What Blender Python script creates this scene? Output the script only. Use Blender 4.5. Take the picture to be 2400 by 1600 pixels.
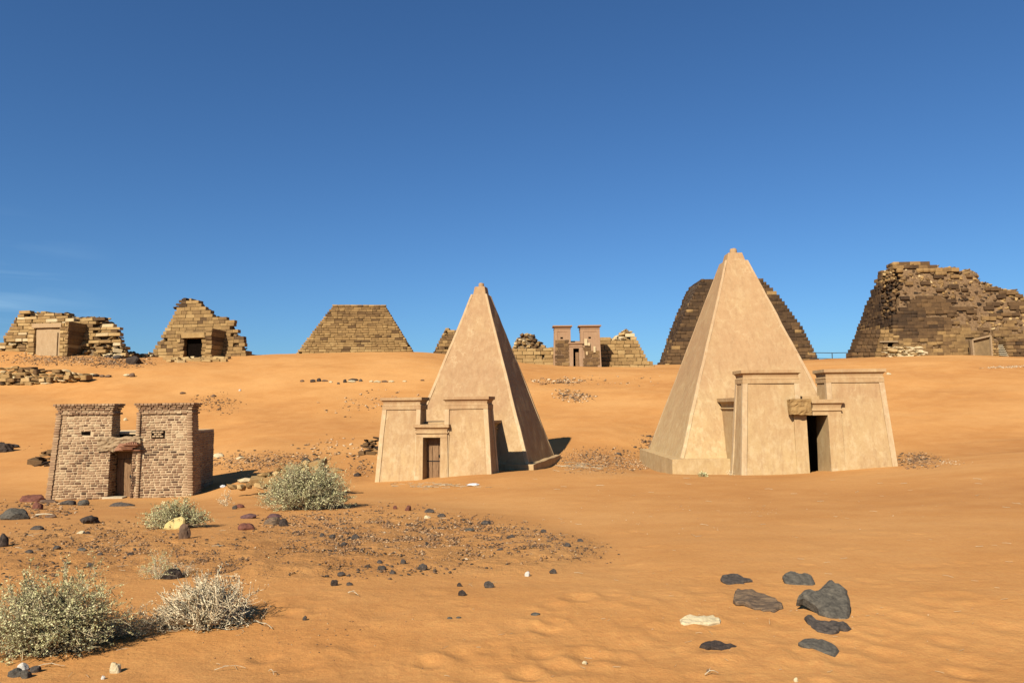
import bpy, bmesh, math, random
import numpy as np
from mathutils import Vector, Matrix, Euler
random.seed(7); rng = np.random.default_rng(7)
scn = bpy.context.scene
col = scn.collection
for o in list(bpy.data.objects): bpy.data.objects.remove(o)

# ------------------------------------------------------------------ camera, sky, sun, exposure
FPX = 1733.0
PITCH = math.atan(155 / FPX); ROLL = math.radians(0.6)
EYE = np.array([0, 0, 1.6])
_F = np.array([0, math.cos(PITCH), math.sin(PITCH)]); _U = np.array([0, -math.sin(PITCH), math.cos(PITCH)]); _X = np.array([1.0, 0, 0])
CR = _X * math.cos(ROLL) - _U * math.sin(ROLL); CU = _U * math.cos(ROLL) + _X * math.sin(ROLL)
cd = bpy.data.cameras.new('camera'); cam = bpy.data.objects.new('camera', cd); col.objects.link(cam)
cd.sensor_width = 36; cd.lens = FPX / 2400 * 36; cd.clip_start = 0.05; cd.clip_end = 9000
cam.matrix_world = Matrix(((CR[0], CU[0], -_F[0], 0), (CR[1], CU[1], -_F[1], 0), (CR[2], CU[2], -_F[2], 1.6), (0, 0, 0, 1)))
scn.camera = cam
SUN_AZ, SUN_EL = 27.0, 36.5        # light runs towards this heading (clockwise from +Y), sun height
W = bpy.data.worlds.new('World'); scn.world = W; W.use_nodes = True
wt = W.node_tree; wt.nodes.clear()
sky = wt.nodes.new('ShaderNodeTexSky'); sky.sky_type = 'NISHITA'; sky.sun_disc = False
sky.sun_elevation = math.radians(SUN_EL); sky.sun_rotation = math.radians(SUN_AZ + 180)
sky.altitude = 400; sky.air_density = 1.0; sky.dust_density = 0.5; sky.ozone_density = 1.6
bg = wt.nodes.new('ShaderNodeBackground'); bg.inputs[1].default_value = 0.050
wo = wt.nodes.new('ShaderNodeOutputWorld'); wt.links.new(bg.outputs[0], wo.inputs[0])
SKY_NODE = sky
sl = bpy.data.lights.new('sun', 'SUN'); sl.energy = 5.0; sl.angle = math.radians(0.5); sl.color = (1.0, 0.935, 0.83)
sun = bpy.data.objects.new('sun', sl); col.objects.link(sun)
_a, _e = math.radians(SUN_AZ), math.radians(SUN_EL)
SUND = Vector((math.sin(_a) * math.cos(_e), math.cos(_a) * math.cos(_e), -math.sin(_e)))
sun.rotation_euler = SUND.to_track_quat('-Z', 'Y').to_euler(); sun.location = (-20, -40, 40)
vs = scn.view_settings; vs.view_transform = 'Standard'; vs.look = 'None'; vs.gamma = 1; vs.use_curve_mapping = False
vs.exposure = 0.84
scn.cycles.diffuse_bounces = 1

# faint high cloud wisps low in the left of the sky
def world_clouds():
    N = wt.nodes; L = wt.links
    tc = N.new('ShaderNodeTexCoord'); mp = N.new('ShaderNodeMapping'); mp.inputs['Scale'].default_value = (3.0, 3.0, 26.0)
    mp.inputs['Rotation'].default_value = (0, math.radians(9), 0)
    L.new(tc.outputs['Generated'], mp.inputs[0])
    nz = N.new('ShaderNodeTexNoise'); nz.inputs['Scale'].default_value = 2.2; nz.inputs['Detail'].default_value = 5; nz.inputs['Distortion'].default_value = 0.5
    L.new(mp.outputs[0], nz.inputs['Vector'])
    cr = N.new('ShaderNodeValToRGB'); cr.color_ramp.elements[0].position = 0.44; cr.color_ramp.elements[1].position = 0.78
    L.new(nz.outputs['Fac'], cr.inputs[0])
    sx = N.new('ShaderNodeSeparateXYZ'); L.new(tc.outputs['Generated'], sx.inputs[0])
    mr = N.new('ShaderNodeMapRange'); mr.inputs[1].default_value = -0.47; mr.inputs[2].default_value = -0.62; mr.inputs[3].default_value = 0; mr.inputs[4].default_value = 1
    L.new(sx.outputs['X'], mr.inputs[0])
    mz = N.new('ShaderNodeMapRange'); mz.inputs[1].default_value = 0.23; mz.inputs[2].default_value = 0.1; mz.inputs[3].default_value = 0; mz.inputs[4].default_value = 1
    L.new(sx.outputs['Z'], mz.inputs[0])
    m1 = N.new('ShaderNodeMath'); m1.operation = 'MULTIPLY'; L.new(cr.outputs[0], m1.inputs[0]); L.new(mr.outputs[0], m1.inputs[1])
    m2 = N.new('ShaderNodeMath'); m2.operation = 'MULTIPLY'; L.new(m1.outputs[0], m2.inputs[0]); L.new(mz.outputs[0], m2.inputs[1])
    m3 = N.new('ShaderNodeMath'); m3.operation = 'MULTIPLY'; L.new(m2.outputs[0], m3.inputs[0]); m3.inputs[1].default_value = 0.6
    mx = N.new('ShaderNodeMix'); mx.data_type = 'RGBA'
    L.new(m3.outputs[0], mx.inputs[0]); L.new(SKY_NODE.outputs[0], mx.inputs[6]); mx.inputs[7].default_value = (13, 11, 9.5, 1)
    gm = N.new('ShaderNodeMix'); gm.data_type = 'RGBA'; gm.blend_type = 'MULTIPLY'; gm.inputs[0].default_value = 1; gm.inputs[7].default_value = (0.465, 0.80, 1.16, 1)
    L.new(mx.outputs[2], gm.inputs[6]); L.new(gm.outputs[2], bg.inputs[0])
world_clouds()

# ------------------------------------------------------------------ surveying: photograph pixel + distance <-> world point
def P(px, py, d):
    px = np.asarray(px, float); py = np.asarray(py, float); d = np.asarray(d, float)
    u = (px - 1200) / FPX; v = (800 - py) / FPX
    x = CR[0] * u + CU[0] * v + _F[0]; y = CR[1] * u + CU[1] * v + _F[1]; z = CR[2] * u + CU[2] * v + _F[2]
    t = d / y
    return np.stack([x * t, y * t, 1.6 + z * t], -1)
def proj(q):
    q = np.asarray(q, float) - EYE
    c = np.maximum(q @ _F, 1e-6)
    return 1200 + FPX * (q @ CR) / c, 800 - FPX * (q @ CU) / c
class Frame:
    def __init__(s, px, py, d, yaw):
        s.o = P(px, py, d); s.a = math.radians(yaw)
        s.rx = np.array([math.cos(s.a), -math.sin(s.a), 0]); s.ry = np.array([math.sin(s.a), math.cos(s.a), 0])
    def w(s, x, y, z):
        x = np.asarray(x, float)[..., None]; y = np.asarray(y, float)[..., None]; z = np.asarray(z, float)[..., None]
        return s.o + s.rx * x + s.ry * y + np.array([0, 0, 1.0]) * z
    def at(s, px, py, y=0.0):
        u = (px - 1200) / FPX; v = (800 - py) / FPX; r = _F + CR * u + CU * v
        t = ((s.o + s.ry * y - EYE) @ s.ry) / (r @ s.ry); q = EYE + r * t - s.o
        return q @ s.rx, q[2]

# ------------------------------------------------------------------ numpy value noise
def _h(ix, iy, s):
    n = (ix.astype(np.int64) * 374761393 + iy.astype(np.int64) * 668265263 + s * 1442695041) & 0x7fffffff
    n = ((n ^ (n >> 13)) * 1274126177) & 0x7fffffff
    return ((n ^ (n >> 16)) & 0xffff) / 32767.5 - 1.0
def vn(x, y, s=0):
    x = np.asarray(x, float); y = np.asarray(y, float)
    ix = np.floor(x); iy = np.floor(y); fx = x - ix; fy = y - iy
    fx = fx * fx * fx * (fx * (fx * 6 - 15) + 10); fy = fy * fy * fy * (fy * (fy * 6 - 15) + 10)
    a = _h(ix, iy, s); b = _h(ix + 1, iy, s); c = _h(ix, iy + 1, s); d = _h(ix + 1, iy + 1, s)
    return (a * (1 - fx) + b * fx) * (1 - fy) + (c * (1 - fx) + d * fx) * fy

# ------------------------------------------------------------------ the lie of the land: heights surveyed by column (px: [(distance, py), ...])
CTRL = {
 -500: [(4.3,1600),(6,1415),(9,1285),(13,1220),(20,1190),(27,1165),(36,1090),(46,1000),(56,930),(64,880),(72,812),(95,812),(130,850)],
 0:    [(4.3,1600),(6,1412),(9,1282),(13,1218),(20,1184),(27,1160),(35,1095),(45,1010),(55,935),(62,893),(68,850),(72,822),(95,822),(130,850)],
 160:  [(4.3,1600),(6,1412),(9,1282),(13,1218),(20,1184),(26,1171),(34,1100),(44,1020),(55,945),(62,885),(68,850),(72,824),(95,826),(130,850)],
 300:  [(4.3,1600),(6,1415),(9,1285),(13,1218),(19,1186),(26,1167),(33,1108),(43,1030),(53,955),(62,885),(70,845),(76,836),(95,838),(130,860)],
 460:  [(4.3,1600),(6,1415),(9,1283),(13,1218),(18,1186),(26,1163),(33,1110),(43,1035),(52,965),(62,890),(70,848),(76,838),(95,840),(130,860)],
 600:  [(4.3,1600),(6,1413),(9,1278),(12,1232),(15,1200),(19,1176),(25,1142),(32,1092),(40,1040),(50,975),(60,905),(70,850),(77,830),(95,838),(130,860)],
 830:  [(4.3,1600),(6,1412),(9,1280),(12,1228),(15,1195),(19,1172),(25,1150),(30,1125),(35,1085),(42,1025),(52,960),(62,893),(72,845),(81,826),(95,832),(130,860)],
 970:  [(4.3,1600),(6,1410),(9,1292),(12,1232),(15,1190),(19,1176),(24,1150),(28,1126),(34,1098),(42,1032),(52,960),(62,893),(72,845),(82,823),(95,835),(130,860)],
 1140: [(4.3,1600),(6,1408),(9,1296),(11,1252),(13,1214),(17,1190),(23,1140),(28,1108),(33,1100),(42,1030),(52,968),(62,905),(74,860),(85,840),(95,842),(130,865)],
 1290: [(4.3,1600),(6,1408),(8,1318),(9.5,1268),(13,1228),(17,1185),(22,1142),(28,1104),(33,1098),(38,1062),(44,1020),(54,960),(64,905),(76,866),(86,857),(95,857),(130,870)],
 1430: [(4.3,1600),(6,1408),(8,1322),(10,1272),(13,1222),(17,1182),(22,1142),(27,1112),(33,1097),(38,1076),(44,1022),(54,958),(64,905),(76,868),(88,859),(100,856),(130,870)],
 1570: [(4.3,1600),(6,1408),(9,1278),(13,1215),(17,1178),(22,1138),(27,1114),(31,1112),(37,1106),(41,1090),(45,1040),(53,958),(64,900),(76,866),(90,858),(102,854),(130,868)],
 1780: [(4.3,1600),(6,1408),(9,1276),(13,1208),(17,1172),(22,1134),(27,1114),(31,1112),(37,1098),(42,1066),(46,1020),(53,965),(64,895),(76,862),(90,852),(102,850),(130,868)],
 1950: [(4.3,1600),(6,1408),(9,1275),(13,1206),(17,1168),(22,1128),(27,1103),(33,1096),(40,1050),(47,995),(56,930),(66,880),(78,850),(88,841),(102,842),(130,860)],
 2110: [(4.3,1600),(6,1408),(9,1272),(13,1202),(17,1160),(22,1116),(27,1090),(32,1082),(38,1052),(46,990),(55,930),(66,872),(78,840),(88,835),(102,838),(130,858)],
 2260: [(4.3,1600),(6,1406),(9,1266),(13,1192),(17,1146),(22,1100),(27,1076),(32,1070),(38,1040),(46,975),(55,920),(66,865),(76,836),(86,832),(102,838),(130,858)],
 2400: [(4.3,1600),(6,1405),(9,1262),(13,1186),(17,1138),(22,1088),(27,1064),(32,1056),(38,1028),(46,965),(55,910),(66,862),(76,840),(86,838),(102,842),(130,858)],
 2900: [(4.3,1600),(6,1403),(9,1258),(13,1178),(17,1128),(22,1075),(27,1048),(32,1035),(38,1005),(46,945),(55,895),(66,855),(76,840),(86,838),(102,842),(130,858)],
}
GD = np.linspace(math.log(4.3), math.log(130), 260); GX = np.linspace(-500, 2900, 341)
def _pchip(x, xs, ys):   # monotone-ish cubic (Catmull with limited slopes)
    xs = np.array(xs, float); ys = np.array(ys, float); h = np.diff(xs); dl = np.diff(ys) / h
    m = np.zeros_like(ys); m[0] = dl[0]; m[-1] = dl[-1]
    for i in range(1, len(xs) - 1):
        m[i] = 0 if dl[i-1] * dl[i] <= 0 else 2 / (1 / dl[i-1] + 1 / dl[i])
    i = np.clip(np.searchsorted(xs, x) - 1, 0, len(xs) - 2); t = (x - xs[i]) / h[i]
    return (2*t**3-3*t**2+1)*ys[i] + (t**3-2*t**2+t)*h[i]*m[i] + (-2*t**3+3*t**2)*ys[i+1] + (t**3-t**2)*h[i]*m[i+1]
_cx = sorted(CTRL)
_rows = np.array([_pchip(GD, [math.log(d) for d, _ in CTRL[c]], [p for _, p in CTRL[c]]) for c in _cx])
PYG = np.array([_pchip(GX, _cx, _rows[:, j]) for j in range(len(GD))]).T      # [px, d]
_k = np.exp(-0.5 * (np.arange(-12, 13) / 4.5) ** 2); _k /= _k.sum()
_pad = np.pad(PYG, ((12, 12), (0, 0)), 'edge'); PYG = np.array([np.convolve(_pad[:, j], _k, 'valid') for j in range(PYG.shape[1])]).T
_k2 = np.exp(-0.5 * (np.arange(-5, 6) / 1.6) ** 2); _k2 /= _k2.sum()
_pad = np.pad(PYG, ((0, 0), (5, 5)), 'reflect', reflect_type='odd'); PYG = np.array([np.convolve(_pad[i], _k2, 'valid') for i in range(PYG.shape[0])])
def _lookup(px, d):
    a = np.clip((px - GX[0]) / (GX[1] - GX[0]), 0, len(GX) - 1.001); b = np.clip((np.log(np.maximum(d, 1e-3)) - GD[0]) / (GD[1] - GD[0]), 0, len(GD) - 1.001)
    i = a.astype(int); j = b.astype(int); a = a - i; b = b - j
    return (PYG[i, j]*(1-a) + PYG[i+1, j]*a)*(1-b) + (PYG[i, j+1]*(1-a) + PYG[i+1, j+1]*a)*b
def elev(px, d):     # height of smooth ground for a column and forward distance
    dd = np.clip(d, 4.3, 130.0); py = _lookup(px, dd)
    z = P(np.clip(px, -500, 2900), py, dd)[..., 2]
    return z
DENTS = []           # (x, y, radius, depth) footprints and hollows
def gz(x, y, detail=True):
    x = np.asarray(x, float); y = np.asarray(y, float)
    th = np.arctan2(x, y); thc = np.clip(th, -0.775, 0.775)
    r = np.hypot(x, y); d = r * np.cos(thc)
    px = 1200 + FPX * np.tan(thc)
    z = elev(px, d)
    for _ in range(2):   # small roll / pitch correction of the column
        q = np.stack([d * np.tan(thc), d, z], -1); qx, _ = proj(q)
        z = elev(np.where(d > 3, qx, px), d)
    near = np.clip((d - 1.5) / 2.8, 0, 1); z = z * near + 0.0 * (1 - near)
    far = np.clip((r - 140) / 300, 0, 1); z = z * (1 - far) + 5.0 * far
    back = np.clip((np.abs(th) - 1.2) / 1.0, 0, 1); z = z * (1 - back)
    if detail:
        z = z + 0.010 * vn(x * 1.3, y * 1.3, 1) * np.clip(12 / np.maximum(r, 1), 0.3, 1) + 0.006 * vn(x * 3.1, y * 3.1, 2) * np.clip(14 - r, 0, 8) / 8
        z = z + 0.0035 * vn(x * 8.3, y * 8.3, 3) * np.clip(10 - r, 0, 6) / 6
        z = z + np.clip((r - 14) / 30, 0, 1) * (0.07 * vn(x * 0.16, y * 0.24, 4) + 0.028 * vn(x * 0.5, y * 0.8, 5))
        for (dx, dy, rr, dp) in DENTS:
            q2 = ((x - dx) ** 2 + (y - dy) ** 2) / rr ** 2
            z = z - dp * np.exp(-q2 * 1.6) + dp * 0.45 * np.exp(-((np.sqrt(q2) - 1.5) ** 2) * 5)
    return z
def gpt(px, py, dmin=4.3, dmax=128):     # where the ray through a pixel first meets the ground
    ds = np.exp(np.linspace(math.log(dmin * 0.8), math.log(dmax), 900))
    q = P(np.full_like(ds, px), np.full_like(ds, py), ds); g = gz(q[:, 0], q[:, 1])
    k = np.nonzero(q[:, 2] <= g)[0]
    k = k[0] if len(k) else len(ds) - 1
    x, y = q[k, 0], q[k, 1]
    return np.array([x, y, float(gz(x, y))])

# ------------------------------------------------------------------ object helpers
def tag(o, label=None, cat=None, group=None, kind=None):
    if label: o['label'] = label
    if cat: o['category'] = cat
    if group: o['group'] = group
    if kind: o['kind'] = kind
    return o
def thing(name, label, cat, loc, rz=0.0, group=None):
    o = bpy.data.objects.new(name, None); o.location = loc; o.rotation_euler = (0, 0, rz); o.empty_display_size = 0.3
    col.objects.link(o); return tag(o, label, cat, group)
def mobj(name, v, f, m=None, parent=None, smooth=False, loc=None):
    me = bpy.data.meshes.new(name); me.from_pydata([tuple(a) for a in v], [], [tuple(a) for a in f]); me.update()
    if m: me.materials.append(m)
    if smooth: me.polygons.foreach_set('use_smooth', [True] * len(me.polygons))
    o = bpy.data.objects.new(name, me); col.objects.link(o)
    if parent: o.parent = parent
    if loc is not None: o.location = loc
    return o
def bigmesh(name, V, F, m, parent=None, attrs=None, smooth=False):      # numpy fast path, faces of equal size
    me = bpy.data.meshes.new(name); V = np.asarray(V, np.float32); F = np.asarray(F, np.int32); n = F.shape[1]
    me.vertices.add(len(V)); me.vertices.foreach_set('co', V.ravel())
    me.loops.add(F.size); me.loops.foreach_set('vertex_index', F.ravel())
    me.polygons.add(len(F)); me.polygons.foreach_set('loop_start', np.arange(0, F.size, n, dtype=np.int32)); me.polygons.foreach_set('loop_total', np.full(len(F), n, np.int32))
    me.update(calc_edges=True); me.validate()
    for k, a in (attrs or {}).items():
        at = me.attributes.new(k, 'FLOAT', 'POINT'); at.data.foreach_set('value', np.asarray(a, np.float32))
    if smooth: me.polygons.foreach_set('use_smooth', [True] * len(me.polygons))
    me.materials.append(m)
    o = bpy.data.objects.new(name, me); col.objects.link(o)
    if parent: o.parent = parent
    return o

# ------------------------------------------------------------------ materials
def newmat(name, rough=0.9, spec=0.2):
    m = bpy.data.materials.new(name); m.use_nodes = True; nt = m.node_tree; b = nt.nodes['Principled BSDF']
    b.inputs['Roughness'].default_value = rough; b.inputs['Specular IOR Level'].default_value = spec
    return m, nt, b
def noise(nt, scale, detail=4, vec=None, rough=0.55, dist=0.0, coord='Object', stretch=None):
    n = nt.nodes.new('ShaderNodeTexNoise'); n.inputs['Scale'].default_value = scale; n.inputs['Detail'].default_value = detail
    n.inputs['Roughness'].default_value = rough; n.inputs['Distortion'].default_value = dist
    if vec is None:
        tc = nt.nodes.new('ShaderNodeTexCoord'); vec = tc.outputs[coord]
    if stretch:
        mp = nt.nodes.new('ShaderNodeMapping'); mp.inputs['Scale'].default_value = stretch; nt.links.new(vec, mp.inputs[0]); vec = mp.outputs[0]
    nt.links.new(vec, n.inputs['Vector']); return n.outputs['Fac']
def ramp(nt, fac, stops):
    r = nt.nodes.new('ShaderNodeValToRGB'); e = r.color_ramp.elements
    e[0].position = stops[0][0]; e[0].color = (*stops[0][1], 1); e[1].position = stops[-1][0]; e[1].color = (*stops[-1][1], 1)
    for p, c in stops[1:-1]:
        k = e.new(p); k.color = (*c, 1)
    nt.links.new(fac, r.inputs[0]); return r.outputs[0]
def mix(nt, fac, a, b, mode='MIX'):
    m = nt.nodes.new('ShaderNodeMix'); m.data_type = 'RGBA'; m.blend_type = mode
    for s, v in ((0, fac), (6, a), (7, b)):
        if isinstance(v, (int, float)): m.inputs[s].default_value = v
        elif isinstance(v, tuple): m.inputs[s].default_value = (*v, 1)
        else: nt.links.new(v, m.inputs[s])
    return m.outputs[2]
def mth(nt, op, a, b=None, clamp=False):
    m = nt.nodes.new('ShaderNodeMath'); m.operation = op; m.use_clamp = clamp
    for s, v in ((0, a), (1, b)):
        if v is None: continue
        if isinstance(v, (int, float)): m.inputs[s].default_value = v
        else: nt.links.new(v, m.inputs[s])
    return m.outputs[0]
def bump(nt, b, h, dist=0.01, strength=0.6, prev=None):
    n = nt.nodes.new('ShaderNodeBump'); n.inputs['Distance'].default_value = dist; n.inputs['Strength'].default_value = strength
    nt.links.new(h, n.inputs['Height'])
    if prev is not None: nt.links.new(prev, n.inputs['Normal'])
    nt.links.new(n.outputs[0], b.inputs['Normal']); return n.outputs[0]
def tone_out(nt):      # per-piece tone: mesh attribute on joined pieces, object property on single ones
    a = nt.nodes.new('ShaderNodeAttribute'); a.attribute_type = 'GEOMETRY'; a.attribute_name = 'tone'
    b = nt.nodes.new('ShaderNodeAttribute'); b.attribute_type = 'OBJECT'; b.attribute_name = 'tone'
    return mth(nt, 'ADD', a.outputs['Fac'], b.outputs['Fac'])
def wpos(nt):
    g = nt.nodes.new('ShaderNodeNewGeometry'); return g.outputs['Position']

SAND_A = (0.65, 0.300, 0.087); SAND_B = (0.76, 0.388, 0.128); SAND_C = (0.55, 0.238, 0.067)
def make_sand():
    m, nt, b = newmat('sand', 0.95, 0.1); w = wpos(nt)
    big = noise(nt, 0.10, 4, w); mid = noise(nt, 0.9, 5, w, 0.6); fine = noise(nt, 55, 4, w, 0.7); gr = noise(nt, 240, 2, w, 0.7)
    c = ramp(nt, big, [(0.32, SAND_C), (0.5, SAND_A), (0.68, SAND_B)])
    c = mix(nt, mth(nt, 'MULTIPLY', ramp(nt, mid, [(0.38, (0, 0, 0)), (0.7, (1, 1, 1))]), 0.5), c, SAND_B)
    c = mix(nt, mth(nt, 'MULTIPLY', ramp(nt, noise(nt, 2.6, 5, w, 0.65, 0.6), [(0.45, (0, 0, 0)), (0.72, (1, 1, 1))]), 0.3), c, SAND_C)
    c = mix(nt, 0.35, c, ramp(nt, fine, [(0.25, (0.30, 0.30, 0.30)), (0.5, (0.5, 0.5, 0.5)), (0.75, (0.68, 0.68, 0.68))]), 'OVERLAY')
    c = mix(nt, 0.3, c, ramp(nt, noise(nt, 16, 5, w, 0.75), [(0.3, (0.33, 0.33, 0.33)), (0.7, (0.66, 0.66, 0.66))]), 'OVERLAY')
    at = nt.nodes.new('ShaderNodeAttribute'); at.attribute_name = 'gravel'
    gn = noise(nt, 7, 6, w, 0.75)
    gm = mth(nt, 'MULTIPLY', mth(nt, 'MULTIPLY', at.outputs['Fac'], 0.28), ramp(nt, gn, [(0.40, (0, 0, 0)), (0.66, (1, 1, 1))]))
    gc = ramp(nt, noise(nt, 60, 4, w, 0.8), [(0.3, (0.20, 0.115, 0.055)), (0.45, (0.38, 0.21, 0.085)), (0.7, (0.54, 0.31, 0.13))])
    c = mix(nt, gm, c, gc)
    nt.links.new(c, b.inputs['Base Color'])
    # wind ripples, lumps and grain
    wv = noise(nt, 5.0, 3, w, 0.5, 0.4, stretch=(0.45, 1.6, 1.0))
    n1 = bump(nt, b, wv, 0.05, 0.13)
    n2 = bump(nt, b, noise(nt, 14, 5, w, 0.65), 0.018, 0.55, n1)
    n3 = bump(nt, b, fine, 0.006, 0.7, n2)
    bump(nt, b, mth(nt, 'MULTIPLY', gn, at.outputs['Fac']), 0.05, 0.8, n3)
    return m
def make_plaster(name, low, high, pale, zmid, zr):
    m, nt, b = newmat(name, 0.92, 0.12)
    tc = nt.nodes.new('ShaderNodeTexCoord'); v = tc.outputs['Object']
    sx = nt.nodes.new('ShaderNodeSeparateXYZ'); nt.links.new(v, sx.inputs[0])
    mr = nt.nodes.new('ShaderNodeMapRange'); mr.inputs[1].default_value = zmid - zr; mr.inputs[2].default_value = zmid + zr
    nt.links.new(sx.outputs['Z'], mr.inputs[0])
    n1 = noise(nt, 0.9, 5, v, 0.65, 0.3); n2 = noise(nt, 3.6, 6, v, 0.72, 0.2, stretch=(1, 1, 0.75)); n3 = noise(nt, 16, 5, v, 0.7)
    f = mth(nt, 'ADD', mr.outputs[0], mth(nt, 'MULTIPLY', mth(nt, 'SUBTRACT', n1, 0.5), 1.8), True)
    c = mix(nt, f, low, high)
    c = mix(nt, mth(nt, 'MULTIPLY', ramp(nt, n2, [(0.47, (0, 0, 0)), (0.66, (1, 1, 1))]), mth(nt, 'SUBTRACT', 0.8, mth(nt, 'MULTIPLY', f, 0.55))), c, pale)
    c = mix(nt, mth(nt, 'MULTIPLY', ramp(nt, noise(nt, 5.5, 5, v, 0.7, stretch=(1, 1, 0.3)), [(0.5, (0, 0, 0)), (0.72, (1, 1, 1))]), 0.5), c, (high[0]*0.72, high[1]*0.68, high[2]*0.66))
    c = mix(nt, 0.25, c, ramp(nt, n3, [(0.3, (0.38, 0.38, 0.38)), (0.7, (0.62, 0.62, 0.62))]), 'OVERLAY')
    # hairline repairs and old crack lines, broken up so that only stretches of them show
    vo = nt.nodes.new('ShaderNodeTexVoronoi'); vo.feature = 'DISTANCE_TO_EDGE'; vo.inputs['Scale'].default_value = 0.75
    dv = nt.nodes.new('ShaderNodeVectorMath'); dv.operation = 'ADD'; nn = nt.nodes.new('ShaderNodeTexNoise'); nn.inputs['Scale'].default_value = 2.5; nn.inputs['Detail'].default_value = 5
    nt.links.new(v, nn.inputs['Vector']); nt.links.new(v, dv.inputs[0]); nt.links.new(nn.outputs['Color'], dv.inputs[1]); nt.links.new(dv.outputs[0], vo.inputs['Vector'])
    cl = ramp(nt, vo.outputs['Distance'], [(0.0, (1, 1, 1)), (0.022, (0, 0, 0))])
    cm = mth(nt, 'MULTIPLY', cl, ramp(nt, noise(nt, 0.8, 3, v), [(0.52, (0, 0, 0)), (0.62, (1, 1, 1))]))
    c = mix(nt, mth(nt, 'MULTIPLY', cm, 0.45), c, pale)
    st = ramp(nt, noise(nt, 2.2, 4, v, 0.6, stretch=(1.6, 1.6, 0.16)), [(0.54, (0, 0, 0)), (0.74, (1, 1, 1))])
    c = mix(nt, mth(nt, 'MULTIPLY', st, 0.28), c, (high[0] * .78, high[1] * .74, high[2] * .70))
    nt.links.new(c, b.inputs['Base Color'])
    k = bump(nt, b, n2, 0.02, 0.35); k = bump(nt, b, n3, 0.006, 0.5, k); bump(nt, b, noise(nt, 70, 3, v), 0.003, 0.5, k)
    return m
def make_stone(name, stops, bscale=9, bd=0.03):
    m, nt, b = newmat(name, 0.9, 0.15); w = wpos(nt)
    t = tone_out(nt); n = noise(nt, 1.7, 5, w, 0.7)
    t2 = mth(nt, 'ADD', t, mth(nt, 'MULTIPLY', mth(nt, 'SUBTRACT', n, 0.5), 0.34), True)
    c = ramp(nt, t2, stops)
    n2 = noise(nt, bscale, 6, w, 0.75)
    c = mix(nt, 0.38, c, ramp(nt, n2, [(0.3, (0.3, 0.3, 0.3)), (0.7, (0.68, 0.68, 0.68))]), 'OVERLAY')
    nt.links.new(c, b.inputs['Base Color'])
    k = bump(nt, b, n2, bd, 0.8); bump(nt, b, noise(nt, bscale * 5, 4, w, 0.7), bd * 0.2, 0.6, k)
    return m
def make_plain(name, c1, c2, scale=12, rough=0.9, bd=0.01, stretch=None, spec=0.2):
    m, nt, b = newmat(name, rough, spec); n = noise(nt, scale, 6, None, 0.7, 0.2, stretch=stretch)
    nt.links.new(ramp(nt, n, [(0.32, c1), (0.68, c2)]), b.inputs['Base Color']); bump(nt, b, n, bd, 0.7)
    return m
SAND = make_sand()
PLASTER_R = make_plaster('golden_lime_plaster', (0.60, 0.408, 0.190), (0.515, 0.313, 0.150), (0.70, 0.515, 0.275), 2.2, 2.4)
PLASTER_M = make_plaster('tan_lime_plaster', (0.60, 0.404, 0.190), (0.460, 0.274, 0.133), (0.69, 0.505, 0.275), 1.6, 2.4)
PLASTER_E = make_plaster('pale_edge_plaster', (0.66, 0.47, 0.25), (0.58, 0.38, 0.20), (0.76, 0.60, 0.36), 2.0, 2.6)
PLASTER_D = make_plaster('pink_tan_render', (0.42, 0.262, 0.145), (0.42, 0.25, 0.135), (0.5, 0.33, 0.19), 2.0, 3.0)
PLASTER_A = make_plaster('tan_render', (0.50, 0.34, 0.18), (0.50, 0.33, 0.17), (0.58, 0.41, 0.23), 2.0, 3.0)
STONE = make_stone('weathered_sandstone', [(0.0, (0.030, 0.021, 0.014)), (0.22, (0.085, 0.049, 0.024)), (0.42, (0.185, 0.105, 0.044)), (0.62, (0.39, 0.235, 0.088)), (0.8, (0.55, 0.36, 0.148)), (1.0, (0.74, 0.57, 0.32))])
BRICK = make_stone('fired_brick', [(0.0, (0.06, 0.038, 0.024)), (0.3, (0.16, 0.082, 0.044)), (0.55, (0.35, 0.203, 0.108)), (0.8, (0.50, 0.325, 0.175)), (1.0, (0.56, 0.42, 0.24))], 22, 0.008)
MORTAR = make_plain('lime_mortar', (0.58, 0.41, 0.22), (0.74, 0.55, 0.32), 18, 0.95, 0.012)
CORE = make_plain('rubble_core', (0.10, 0.065, 0.035), (0.27, 0.18, 0.09), 2.5, 0.95, 0.15)
EARTH = make_plain('brown_earth_fill', (0.13, 0.075, 0.036), (0.33, 0.20, 0.095), 3.5, 0.95, 0.15)
CORE_DARK = make_plain('dark_rubble_core', (0.045, 0.032, 0.022), (0.15, 0.10, 0.055), 2.5, 0.95, 0.15)
WOOD = make_plain('weathered_door_wood', (0.16, 0.075, 0.03), (0.42, 0.25, 0.12), 7, 0.8, 0.008, stretch=(6, 6, 0.5))
PALEWOOD = make_plain('bleached_wood', (0.5, 0.40, 0.24), (0.75, 0.65, 0.45), 30, 0.9, 0.003)
HOLE_SHADE = make_plain('hole_shade_black', (0.006, 0.004, 0.003), (0.012, 0.008, 0.006), 5, 1.0, 0.001, spec=0.0)  # near-black colour standing in for the shade inside doorways and slots
IRON = make_plain('black_iron', (0.01, 0.01, 0.01), (0.03, 0.025, 0.02), 20, 0.5, 0.002)
RAIL = make_plain('dark_painted_steel', (0.03, 0.035, 0.04), (0.06, 0.065, 0.07), 20, 0.5, 0.002)
PAPER = make_plain('white_litter', (0.7, 0.68, 0.64), (0.85, 0.84, 0.8), 30, 0.8, 0.003)
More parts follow.
